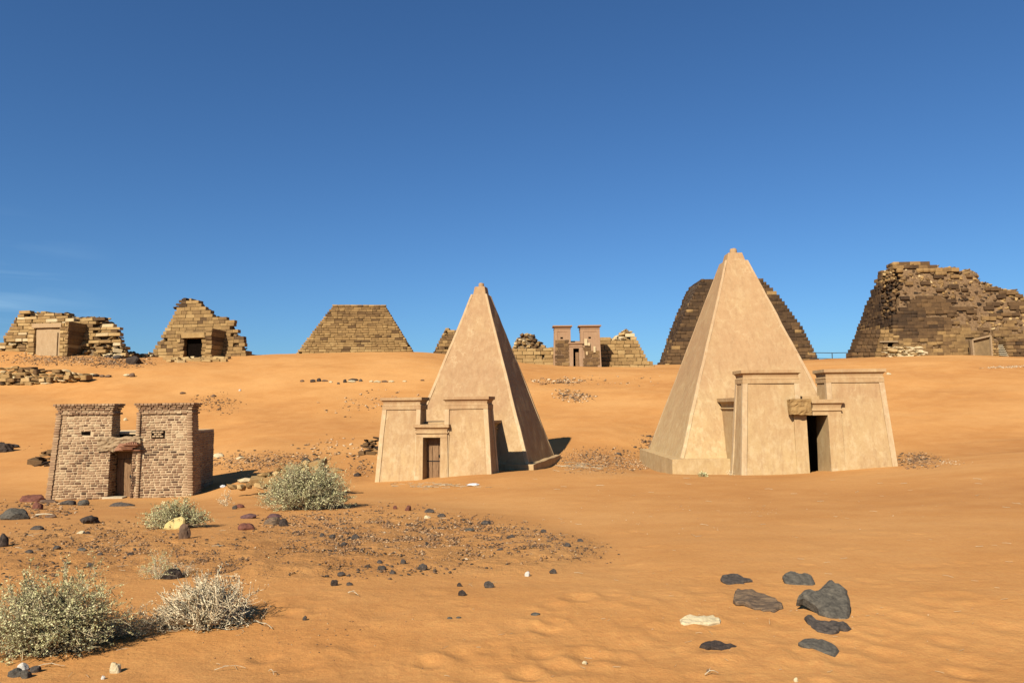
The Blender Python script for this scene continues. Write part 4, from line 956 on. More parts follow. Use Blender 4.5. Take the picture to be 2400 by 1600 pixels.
scatter(780, 1255, 230, 60, 3600, 1.5, 9, (DK, DK, BR, BR, TN), 'gravel on the near left side of the mound below the round shrub', 4)
scatter(880, 1330, 300, 30, 420, 2, 12, (DK, DK, BR), 'loose pebbles along the near foot of the gravel mound', 3)
scatter(230, 1275, 270, 55, 3600, 1.5, 9, (DK, BR, BR, TN), 'brown gravel on the sand in front of the brick chapel', 4)
scatter(520, 1320, 140, 50, 1500, 1.8, 8, (DK, BR, BR), 'small dark gravel between the two dry bushes and the mound', 3)
scatter(80, 1340, 160, 45, 260, 2, 12, (DK, DK, BR), 'scattered dark pebbles above the big bush at the left', 2.5)
scatter(90, 1192, 130, 22, 420, 2, 10, (DK, BR, TN), 'stony litter at the left foot of the brick chapel', 2.5)
scatter(620, 1082, 150, 24, 1300, 2, 9, (BR, TN, TN, DK), 'grey brown gravel bank behind the brick chapel', 3, False)
scatter(1400, 1080, 120, 30, 2200, 1.6, 7, (BR, TN, TN, DK), 'brown gravel in the hollow between the two smooth pyramids', 3, False)
scatter(1500, 1090, 55, 12, 330, 2, 7, (PL, TN, TN, BR), 'pale chips heaped beside the plinth of the larger smooth pyramid', 3, False)
scatter(1545, 1040, 60, 28, 260, 2, 13, (DK, BR, BR), 'dark stones on the slope left of the larger smooth pyramid', 2.5)
scatter(1345, 928, 48, 15, 420, 1.8, 9, (BR, TN, PL, DK), 'patch of broken stone on the dune slope below the small pink chapel', 2.5, False, .08)
scatter(1320, 893, 90, 9, 260, 2, 10, (DK, BR, TN, PL), 'streak of loose stones on the dune below the rubble heap', 2.5)
scatter(1430, 893, 160, 14, 70, 2, 7, (PL, TN, DK), 'few pale stones scattered on the dune between the smooth pyramids', 2)
scatter(2150, 1078, 55, 20, 700, 1.8, 9, (BR, DK, TN), 'dark gravel patch just right of the golden chapel', 3, False)
scatter(2220, 1083, 60, 8, 120, 2, 6, (PL, TN), 'pale chips on the sand right of the golden chapel', 2)
scatter(150, 842, 190, 14, 1300, 2, 7, (TN, TN, BR), 'rubble bank below the low broken pyramid', 3, False)
scatter(280, 850, 90, 13, 620, 2, 8, (TN, BR, BR, DK), 'dark rubble near the black boulder below the ruins', 3, False)
scatter(2360, 860, 60, 3, 260, 2, 6, (PL, PL, TN), 'pale stone streak on the dune at the right edge', 3, False, -.04)
scatter(880, 950, 140, 34, 170, 2, 9, (TN, PL, DK), 'sparse pale stones on the slope left of the slim smooth pyramid', 2)
scatter(510, 945, 60, 26, 260, 1.8, 7, (BR, BR, DK), 'brown gravel specks on the dune above the brick chapel', 3)
scatter(780, 1060, 90, 40, 150, 2, 11, (TN, DK, PL), 'loose stones on the sand above the round shrub', 2)
scatter(845, 1095, 30, 30, 120, 2, 9, (BR, DK, TN), 'small stones at the left side of the middle chapel', 2)
scatter(200, 1050, 220, 30, 60, 2, 6, (BR, DK), 'few dark chips on the smooth sand behind the brick chapel', 2)
scatter(700, 1500, 420, 80, 260, 1.6, 6, (DK, BR, TN), 'few dark specks on the foreground sand', 3)
scatter(1700, 1450, 480, 120, 130, 1.5, 5, (PL, TN), 'pale specks on the open foreground sand', 3, False)
scatter(1700, 1200, 520, 60, 150, 1.5, 4.5, (PL, TN), 'pale specks on the sand in front of the golden chapel', 3, False)

def sticks(name, label, px, py, lpx, seed, m, thick=.11):
    R = random.Random(seed); q = gpts(px, py); VV, FF = [], []; off = 0
    for i, p in enumerate(q):
        L_ = lpx[i] * p[1] / FPX; a = R.uniform(-.9, .9) if R.random() < .75 else R.uniform(0, 3.14); r = max(.0012, L_ * thick * .2)
        b_ = R.uniform(-.35, .35); pts = []
        for t in (0, .5, 1):
            pts.append(p + np.array([math.cos(a) * L_ * (t - .5), math.sin(a) * L_ * (t - .5) * 1.6, .004 + r + L_ * .12 * R.random()]) + np.array([0, b_ * L_ * .3 * (t == .5), 0]))
        for k in range(3):
            for dx, dz in ((r, 0), (-r * .5, r * .87), (-r * .5, -r * .87)): VV.append(pts[k] + [dx * .3, dx, dz])
        for k in range(2):
            for c in range(3): FF.append((off + k*3 + c, off + k*3 + (c+1) % 3, off + (k+1)*3 + (c+1) % 3, off + (k+1)*3 + c))
        off += 9
    o = bigmesh(name, np.array(VV), np.array(FF), m); return tag(o, label, 'straw', kind='stuff')
n = 150; sticks('straw', 'pale straw bits strewn over the open sand', rng.uniform(900, 2400, n), 1120 + 470 * rng.random(n) ** 1.3, rng.uniform(5, 20, n), 1, PALEWOOD)
n = 90; sticks('straw', 'band of pale straw on the sand in front of the middle chapel', rng.normal(1030, 45, n), rng.normal(1138, 4, n), rng.uniform(6, 22, n), 2, PALEWOOD)
n = 60; sticks('straw', 'pale straw among the gravel in front of the brick chapel', rng.uniform(0, 640, n), rng.uniform(1190, 1590, n), rng.uniform(8, 26, n), 3, PALEWOOD)
n = 50; sticks('straw', 'pale twigs lying in the hollow between the smooth pyramids', rng.normal(1370, 40, n), rng.normal(1095, 5, n), rng.uniform(10, 30, n), 4, PALEWOOD)

# ------------------------------------------------------------------ single rocks
def rock_mesh(seed, planes=11, sub=3, rough=.05):
    R = random.Random(seed); bm = bmesh.new(); bmesh.ops.create_icosphere(bm, subdivisions=sub, radius=1)
    pl = [(Vector((R.gauss(0, 1), R.gauss(0, 1), R.gauss(0, 1))).normalized(), R.uniform(.62, .95)) for _ in range(planes)]
    pts = []
    for v in bm.verts:
        d = v.co.normalized(); r = 1.0
        for n_, h in pl:
            k = d.dot(n_)
            if k > 1e-3: r = min(r, h / k)
        pts.append(d * r)
    A = np.array([p[:] for p in pts]); n_ = vn(A[:, 0] * 2.5 + seed, A[:, 1] * 2.5 + A[:, 2] * 1.7, 51) + .5 * vn(A[:, 0] * 6 + seed, A[:, 1] * 5 + A[:, 2] * 6, 52)
    for v, p, k in zip(bm.verts, pts, n_): v.co = p * (1 + k * rough)
    return bm
_rc = [0]
def rock(px, py, w, h, mat, label, group=None, name='rock', cat='rock', rough=.085, planes=10, depth=.75, yaw=0, sink=.34, tilt=0):
    _rc[0] += 1; bm = rock_mesh(_rc[0] * 17 + 3, planes, 3, rough)
    q = gpt(px, py, 4.3, 100); k = q[1] / FPX; W_ = w * k / 2; H_ = h * k / (1 - sink) / 1.0
    co = np.array([v.co[:] for v in bm.verts]); mn, mxx = co.min(0), co.max(0)
    D_ = W_ * depth
    for v in bm.verts:
        c = (np.array(v.co[:]) - (mn + mxx) / 2) / (mxx - mn) * 2
        v.co = Vector((c[0] * W_, c[1] * D_, (c[2] * .5 + .5) * H_ - sink * H_))
    me = bpy.data.meshes.new(name); bm.to_mesh(me); bm.free(); me.materials.append(ROCKM[mat])
    o = bpy.data.objects.new(name, me); col.objects.link(o)
    y = q[1] + D_ * .8; x = q[0] * y / q[1]
    o.location = (x, y, min(float(gz(x, y)), q[2] + .12 * H_ + .02)); o.rotation_euler = (0, tilt, yaw)
    return tag(o, label, cat, group)
rock(36, 1218, 66, 27, 'slate', 'grey wedge shaped rock alone at the left, below the brick chapel', planes=7, sink=.3)
rock(208, 1226, 44, 17, 'black', 'lumpy black rock in front of the brick chapel', rough=.16, planes=14)
rock(6, 1280, 26, 28, 'black', 'round black rock cut by the left edge of the picture', rough=.12)
rock(88, 1193, 23, 17, 'red', 'small red cube shaped rock at the left', planes=6)
rock(78, 1176, 60, 17, 'red', 'long red rock at the left foot of the brick chapel', rough=.12)
rock(114, 1179, 40, 9, 'brown', 'brown flat rock touching the brick chapel corner', rough=.1)
rock(196, 1184, 27, 13, 'slate', 'small grey pointed rock near the brick wall', planes=6)
rock(160, 1183, 34, 11, 'dark', 'flat dark rock below the left brick tower', rough=.1)
rock(287, 1186, 60, 10, 'dark', 'long thin dark slab in front of the wooden door', depth=.5)
rock(86, 1242, 30, 9, 'dark', 'flat grey pebble rock in the gravel left of the lumpy black one', 'flat dark stones in the left gravel')
rock(120, 1213, 26, 8, 'brown', 'low brown stone beside a pale stick')
rock(133, 1286, 18, 7, 'dark', 'flat dark stone in the left gravel, left one of a neighbouring pair', 'small dark stones on the left gravel'); rock(193, 1291, 24, 7, 'slate', 'flat grey stone in the left gravel, right one of a neighbouring pair', 'small dark stones on the left gravel')
rock(68, 1297, 20, 8, 'dark', "flat dark stone in the left gravel above the big bush's sprigs", 'small dark stones on the left gravel'); rock(235, 1303, 14, 8, 'dark', 'rounded dark stone in the left gravel, right of the neighbouring pair', 'small dark stones on the left gravel')
rock(212, 1327, 12, 8, 'dark', 'small dark stone highest above the gap between big bush and black rock', 'small dark stones on the left gravel'); rock(158, 1323, 12, 7, 'black', 'small black stone just above the top sprigs of the big bush', 'small dark stones on the left gravel')
rock(305, 1302, 16, 7, 'black', 'small black stone on the left gravel, nearest to the small half dry bush', 'small dark stones on the left gravel'); rock(190, 1252, 18, 8, 'pale', 'small pale yellow stone with a dark one beside it'); rock(205, 1252, 14, 7, 'black', 'small dark stone touching the small pale yellow one')
rock(433, 1262, 26, 34, 'brown', 'brown knobbly stone standing beside the yellow stone', rough=.14)
rock(577, 1243, 37, 16, 'red', 'smooth red stone on the sand left of the dark stone stack')
rock(582, 1215, 40, 11, 'purple', 'flat purple brown stone behind the smooth red one')
rock(640, 1230, 40, 17, 'flaky', 'layered brown stone under a flat one, below the round shrub', planes=7)
rock(642, 1214, 36, 10, 'purple', 'flat stone lying on top of the layered brown stone', planes=7, depth=.9)
rock(664, 1232, 21, 18, 'black', 'black lump at the right end of the layered brown stone')
rock(562, 1190, 22, 9, 'red', 'reddish stone just right of the pale flowering sprigs'); rock(550, 1193, 12, 9, 'dark', 'small dark stone right of the pale flowering sprigs')
rock(405, 1357, 46, 23, 'black', 'glossy black rock beside the small dry bush', rough=.1, planes=9)
rock(36, 1588, 34, 17, 'slate', 'dark grey slab at the bottom left corner, leftmost of its cluster', planes=6)
rock(60, 1590, 24, 18, 'slate', 'dark grey slab in the middle of the bottom left cluster', planes=6); rock(82, 1578, 24, 14, 'dark', 'dark stone at the right of the bottom left cluster', planes=7)
rock(53, 1574, 24, 18, 'white', 'chalk white stone on the bottom left cluster', planes=8)
rock(271, 1578, 24, 23, 'pale', 'pale knobbly lump alone near the bottom left', rough=.14)
rock(242, 1592, 10, 8, 'white', 'tiny white pebble near the pale knobbly lump')
rock(1146, 1378, 24, 15, 'dark', 'rounded dark stone at the near foot of the gravel mound')
rock(1083, 1397, 19, 13, 'black', 'angular black stone left of the rounded dark one', planes=6); rock(1077, 1374, 12, 9, 'black', 'small black chip behind the angular black stone')
rock(783, 1373, 17, 13, 'black', 'black stone at the left foot of the gravel mound'); rock(819, 1372, 15, 7, 'dark', 'flat stone right of the black one at the left foot of the mound')
rock(800, 1350, 18, 8, 'dark', 'flat dark stone above the two stones at the mound foot')
rock(990, 1336, 24, 14, 'dark', 'largest dark stone in the middle of the gravel mound')
MOUND = iter(['dark mound stone left of the white specks, first left of the largest one', 'dark stone touching the mound foot between two others, left of the largest', 'dark stone just up and left of the largest mound stone',
    'right one of two dark stones high on the left mound', 'left one of two dark stones high on the left mound', 'bigger dark stone between the layered brown stone and the mound middle',
    'dark stone right of the flat oval grey one on the crest', 'dark stone on the mound below the flat oval grey one', 'dark stone nearest the right tip of the gravel mound', 'flat dark stone highest on the mound, straight below the white litter',
    'dark stone at the mound foot right of the white pebble', 'leftmost small dark stone on the gravel mound', 'small dark stone on the far slope near the right mound end', 'last small dark stone at the right tip of the mound', 'small flat dark stone in the lower middle left of the mound'])
for (a, b_, c, d_) in ((895, 1335, 19, 9), (920, 1344, 15, 9), (945, 1321, 14, 10), (806, 1278, 15, 8), (779, 1260, 17, 8), (833, 1264, 20, 12), (1197, 1262, 20, 9), (1172, 1291, 16, 7), (1330, 1281, 16, 9), (1139, 1230, 24, 9), (1296, 1344, 17, 11), (755, 1258, 12, 9), (1274, 1247, 14, 7), (1360, 1270, 15, 7), (890, 1320, 14, 7)):
    rock(a, b_, c, d_, 'dark', next(MOUND), 'dark stones on the gravel mound')
rock(1101, 1246, 24, 8, 'slate', 'flat oval grey stone on the bare crest of the mound'); rock(1236, 1350, 13, 11, 'white', 'white pebble at the right foot of the mound')
rock(956, 1197, 15, 13, 'red', 'red stone on the far edge of the gravel mound'); rock(926, 1193, 10, 8, 'red', 'smaller red stone left of the red one on the mound edge')
rock(1006, 1202, 26, 9, 'dark', 'long dark stone on the far edge of the mound'); rock(1035, 1212, 20, 9, 'dark', 'dark stone right of the long one on the mound edge'); rock(1002, 1216, 16, 8, 'pale', 'pale stone beside a dark one near the mound edge')
rock(714, 1454, 10, 11, 'dark', 'round dark pebble alone on sand right of the dry bush'); rock(1255, 1443, 22, 5, 'slate', 'thin flat grey chip alone on the sand'); rock(1075, 1450, 12, 4, 'slate', 'tiny flat chip, right one of two'); rock(1054, 1451, 12, 4, 'slate', 'tiny flat chip, left one of two')
rock(1370, 1556, 12, 7, 'pale', 'small pale pebble at the bottom of the picture'); rock(1866, 1597, 11, 9, 'pale', 'small pale stone cut by the bottom edge'); rock(1660, 1575, 8, 6, 'brown', 'small brown pebble near a pale stick')
rock(313, 855, 36, 19, 'black', 'large black boulder on the slope below the ruins'); rock(276, 842, 24, 9, 'dark', 'dark boulder left of the large black one'); rock(252, 838, 16, 5, 'dark', 'small dark boulder farthest left of the black one')
rock(309, 884, 13, 9, 'brown', 'brown stone on the dune right of the dry stone wall'); rock(297, 884, 18, 6, 'pale', 'pale flat stone touching a brown one on the dune')
rock(428, 925, 13, 5, 'brown', 'small dark brick like stone on the dune above the brick chapel'); rock(500, 931, 10, 6, 'brown', 'small brown stone on the dune, right of the brick like one'); rock(562, 917, 6, 4, 'white', 'tiny white stone on the dune slope')
rock(10, 1060, 46, 22, 'black', 'dark outcrop on the sand at the left edge', rough=.16); rock(30, 1050, 30, 8, 'dark', 'flat dark stone behind the outcrop at the left edge')
rock(294, 986, 9, 6, 'pale', 'pale stone seen in the gap between the brick towers')
rock(512, 1072, 26, 9, 'pale', 'pale flat stone just right of the brick chapel wall'); rock(563, 1077, 20, 6, 'pale', 'pale flat stone farther right of the brick chapel wall')
rock(718, 1086, 24, 13, 'black', 'black stone on the heap above the round shrub'); rock(742, 1100, 30, 26, 'black', 'black rock sticking out of the heap above the round shrub', rough=.12)
rock(838, 1117, 18, 9, 'black', 'dark stone at the right edge of the round shrub')
rock(1546, 1058, 14, 7, 'black', 'small black stone left of the larger smooth pyramid'); rock(1450, 1066, 14, 5, 'dark', 'flat dark stone in the hollow between the smooth pyramids')
rock(2083, 878, 12, 5, 'pale', 'small pale stone on the dune right of the golden chapel roof')

# flat slabs and the standing slab in the right foreground, outlined on their own planes
def slab(pts, contact, tilt, thick, mat, label, seed=0, lift=.0, rough=.008, name='stone_slab', shift=0):
    q0 = gpt(*contact); t = math.radians(tilt)
    nrm = np.array([0, -math.sin(t), math.cos(t)]); up = np.array([0, math.cos(t), math.sin(t)]); q0 = q0 + np.array([0, 0, lift * .6 - .004])
    W_ = []
    n_ = len(pts); dense = []
    for i in range(n_):
        a, b_ = np.array(pts[i], float), np.array(pts[(i + 1) % n_], float); m_ = max(1, int(np.linalg.norm(b_ - a) / 7))
        for k in range(m_): dense.append(a + (b_ - a) * k / m_ + (np.random.RandomState(seed * 99 + i * 7 + k).normal(0, 1.2, 2) if k else 0))
    for p in dense:
        u = (p[0] - 1200) / FPX; v = (800 - p[1]) / FPX; r = _F + CR * u + CU * v
        W_.append(EYE + r * (((q0 - EYE) @ nrm) / (r @ nrm)))
    W_ = np.array(W_); o0 = q0
    bm = bmesh.new(); vs_ = [bm.verts.new(tuple(w - o0)) for w in W_]; f = bm.faces.new(vs_); bm.normal_update()
    if f.normal.dot(Vector(nrm)) < 0: f.normal_flip()
    r_ = bmesh.ops.extrude_face_region(bm, geom=[f]); nv = [e for e in r_['geom'] if isinstance(e, bmesh.types.BMVert)]
    for v in nv: v.co += Vector(nrm * thick)
    # the lower copy stays: shift both so that the outline is the top surface
    for v in bm.verts: v.co -= Vector(nrm * thick * (1 if shift == 0 else shift))
    bmesh.ops.recalc_face_normals(bm, faces=bm.faces[:])
    es = [e for e in bm.edges if e.is_boundary is False and len(e.link_faces) == 2 and e.calc_face_angle(0) > 1.0 and any(len(ff.verts) > 4 for ff in e.link_faces)]
    bmesh.ops.bevel(bm, geom=es, offset=thick * .22, segments=1, affect='EDGES')
    bmesh.ops.triangulate(bm, faces=bm.faces[:]); bmesh.ops.subdivide_edges(bm, edges=[e for e in bm.edges if e.calc_length() > .05], cuts=2); bmesh.ops.triangulate(bm, faces=bm.faces[:])
    bm.normal_update(); A = np.array([v.co[:] for v in bm.verts])
    nn = vn(A[:, 0] * 14 + seed, A[:, 1] * 14 + A[:, 2] * 9, 61) + .6 * vn(A[:, 0] * 38 + seed, A[:, 1] * 60 + A[:, 2] * 38, 62)
    for v, k in zip(bm.verts, nn): v.co += Vector(nrm) * (k * rough)
    me = bpy.data.meshes.new(name); bm.to_mesh(me); bm.free(); me.materials.append(ROCKM[mat])
    o = bpy.data.objects.new(name, me); o.location = tuple(o0); col.objects.link(o); return tag(o, label, 'rock')
Z3 = lambda L_: [(1550 + a / 4.276, 1280 + b_ / 4.276) for a, b_ in L_]
slab(Z3([(1365,505),(1395,455),(1440,410),(1490,403),(1540,420),(1580,410),(1610,385),(1650,345),(1690,310),(1720,312),(1750,345),(1790,350),(1830,385),(1870,420),(1885,490),(1900,560),(1898,620),(1890,690),(1875,740),(1790,755),(1700,735),(1665,705),(1650,680),(1610,660),(1585,630),(1575,590),(1550,568),(1500,540),(1460,515),(1430,500)]), (1950, 1450), 29, .11, 'slate', 'large dark standing slab with a pointed top, casting shadow in the right foreground', 1, 0)
slab(Z3([(1215,290),(1240,260),(1290,238),(1340,240),(1380,268),(1430,258),(1470,268),(1510,290),(1530,330),(1545,365),(1520,392),(1470,390),(1420,378),(1350,385),(1280,380),(1235,350)]), (1870, 1370), 22, .05, 'slate', 'dark oval slab behind the large standing slab', 2, .02)
slab(Z3([(592,320),(610,285),(660,278),(720,267),(770,275),(830,308),(890,315),(915,340),(870,345),(820,352),(845,372),(780,362),(720,370),(660,375),(625,350)]), (1722, 1366), 8, .03, 'dark', 'thin dark flake with a pointed right end, farthest left of the slabs', 3, .036, .006)
slab(Z3([(718,520),(740,450),(760,418),(840,420),(930,425),(1000,450),(1080,490),(1150,510),(1210,560),(1225,595),(1180,615),(1130,660),(1090,640),(1020,645),(940,620),(890,590),(820,560),(745,550)]), (1775, 1432), 9, .045, 'flaky', 'banded grey brown slab with sand in its layers', 4, .02, .012)
slab(Z3([(185,712),(230,695),(285,675),(360,685),(430,672),(520,675),(580,695),(598,720),(590,755),(520,765),(420,770),(330,775),(230,785),(195,768)]), (1640, 1463), 16, .045, 'pale', 'pale cream slab of stone among the dark ones', 5, .02, .008)
slab(Z3([(1432,690),(1465,672),(1510,690),(1560,715),(1640,730),(1730,735),(1820,755),(1890,785),(1915,805),(1870,822),(1790,815),(1780,840),(1720,868),(1650,865),(1570,850),(1510,805),(1480,765),(1460,740)]), (1935, 1484), 8, .04, 'dark', 'dark twisted flat slab directly below the large standing slab', 6, .02, .012)
slab(Z3([(1372,940),(1420,910),(1510,905),(1600,915),(1690,950),(1760,990),(1785,1025),(1740,1088),(1680,1065),(1580,1030),(1480,1000),(1400,965)]), (1935, 1533), 12, .06, 'slate', 'smooth grey curved slab, nearest of the dark slabs', 7, .03, .004)
slab(Z3([(380,1000),(400,960),(470,938),(560,940),(640,960),(730,985),(765,990),(740,1035),(670,1030),(580,1020),(500,1005),(430,1000)]), (1685, 1520), 9, .03, 'black', 'black bark like flake left of the curved grey slab', 8, .036, .006)

slab([(381,1238),(386,1227),(396,1219),(408,1212),(425,1208),(432,1215),(431,1227),(424,1237),(412,1242),(397,1241)], (408, 1242), 62, .09, 'yellow', 'bright yellow flat stone leaning on the grey green shrub', 9, 0, .006)
# ------------------------------------------------------------------ piles and walls of stone
def stone_stack(name, label, cat, top, bot, d, sw, sh, tone, piece='stone', seed=0, thick=1.6, maxn=300, lean=0.0):
    R = random.Random(seed); xs = [a for a, _ in top]; b0 = max(bot, key=lambda t_: t_[1]); b0 = (max(b0[0], 5), b0[1])
    q = gpt(b0[0], b0[1]) if d is None else P(b0[0], b0[1], d)
    T = thing(name, label, cat, tuple(q)); pc = Pieces(); D = q[1]; k = D / FPX
    x = xs[0]
    row = 0; ymax = max(b_ for _, b_ in bot) + 3; y = ymax
    while y > min(b_ for _, b_ in top) - 2:
        x = xs[0] + R.uniform(-sw, 0)
        while x < xs[-1]:
            w = sw * R.uniform(.55, 1.5); yt = np.interp(x, xs, [b_ for _, b_ in top]); yb = np.interp(x, [a for a, _ in bot], [b_ for _, b_ in bot])
            if yt - sh * .3 < y < yb + sh * .6:
                wp = P(x + w / 2, y + R.uniform(-.15, .15) * sh, D + (ymax - y) * k * lean + R.uniform(-.1, .1) * sw * k)
                hh = sh * R.uniform(.8, 1.4)
                pc.add(wp - q, (w * k * 1.05, sw * k * thick * R.uniform(.7, 1.1), hh * k), (R.uniform(-.2, .2), R.uniform(-.22, .22), R.uniform(-.4, .4)), float(np.clip(R.gauss(*tone), .05, 1)), 'stone' if R.random() < .75 else 'block', 5)
            x += w
        y -= sh * .85
    class _F_: pass
    fr = _F_(); fr.o = q; fr.w = lambda a, b_, c: np.stack([np.asarray(a) + q[0], np.asarray(b_) + q[1], np.asarray(c) + q[2]], -1)
    pc.build(T, STONE, piece, fr, maxn); return T
stone_stack('dry_stone_wall', 'long low wall of loose stones on the dune at the left edge', 'wall', [(-40, 856), (20, 861), (60, 864), (105, 868), (130, 866), (160, 874), (205, 880)], [(-40, 903), (40, 897), (90, 898), (130, 893), (165, 886), (205, 884)], None, 15, 8.5, (.66, .17), seed=1, lean=.5)
for i, (a, b_, c, d_, t) in enumerate(((214, 884, 16, 8, 'pale'), (224, 885, 20, 7, 'black'), (239, 884, 14, 5, 'brown'), (252, 885, 16, 5, 'brown'))):
    rock(a, b_, c, d_, t, ['pale stone right after the dry stone wall', 'black stone after the pale one at the wall end', 'brown stone after the black one at the wall end', 'last brown stone trailing from the dry stone wall'][i])
stone_stack('stone_pile', 'small pile of grey and pale stones just left of the brick chapel', 'rocks', [(82, 1078), (95, 1062), (112, 1050), (130, 1046)], [(82, 1086), (130, 1084)], 31, 20, 9, (.38, .2), seed=2)
stone_stack('stone_pile', 'pile of whitish stones at the foot of the biggest dark pyramid', 'rocks', [(2078, 817), (2100, 815), (2156, 817)], [(2078, 836), (2156, 838)], 86.5, 15, 6, (.92, .12), seed=3, lean=.3)
stone_stack('stone_pile', 'small stack of dark stones against the left side of the middle chapel', 'rocks', [(858, 1032), (866, 1024), (880, 1028)], [(858, 1060), (884, 1064)], 31, 16, 8, (.35, .18), seed=4)
stone_stack('stone_pile', 'heap of golden broken rock behind the round shrub', 'rocks', [(560, 1128), (580, 1118), (610, 1106), (650, 1098), (690, 1090), (715, 1084), (760, 1092), (775, 1110)], [(560, 1136), (620, 1146), (700, 1150), (775, 1140)], 22, 30, 16, (.66, .12), seed=5, thick=1.2, lean=.9)
for (a, b_, c, d_, m_, l_) in ((708, 895, 10, 5, 'brown', 'leftmost small stone of the dark row on the dune'), (733, 896, 13, 7, 'black', 'first black hump in the stone row on the dune'), (747, 895, 11, 8, 'black', 'second black hump in the stone row on the dune'), (762, 895, 14, 4, 'brown', 'thin brown stone after the two black humps'), (775, 897, 9, 4, 'pale', 'pale stone in the gap of the stone row'),
                            (808, 897, 9, 8, 'black', 'upright black stone in the middle of the stone row'), (824, 897, 20, 5, 'pale', 'long pale stone under a dark one in the row'), (828, 893, 24, 5, 'black', 'long dark stone lying behind the pale one'), (845, 895, 9, 6, 'dark', 'dark stone right of the long dark one'), (793, 901, 7, 4, 'dark', 'small dark stone slightly below the row'),
                            (870, 896, 10, 4, 'pale', 'first pale stone of the right end of the row'), (884, 897, 18, 5, 'pale', 'pale stone next along the right end of the row'), (902, 896, 16, 4, 'brown', 'brown stone near the right end of the row'), (917, 896, 14, 4, 'pale', 'second last pale stone of the row'), (948, 895, 10, 3, 'pale', 'last pale stone of the row'), (990, 894, 10, 3, 'brown', 'flat brown stone left of the slim pyramid edge')):
    rock(a, b_, c, d_, m_, l_, name='stone', depth=.6)

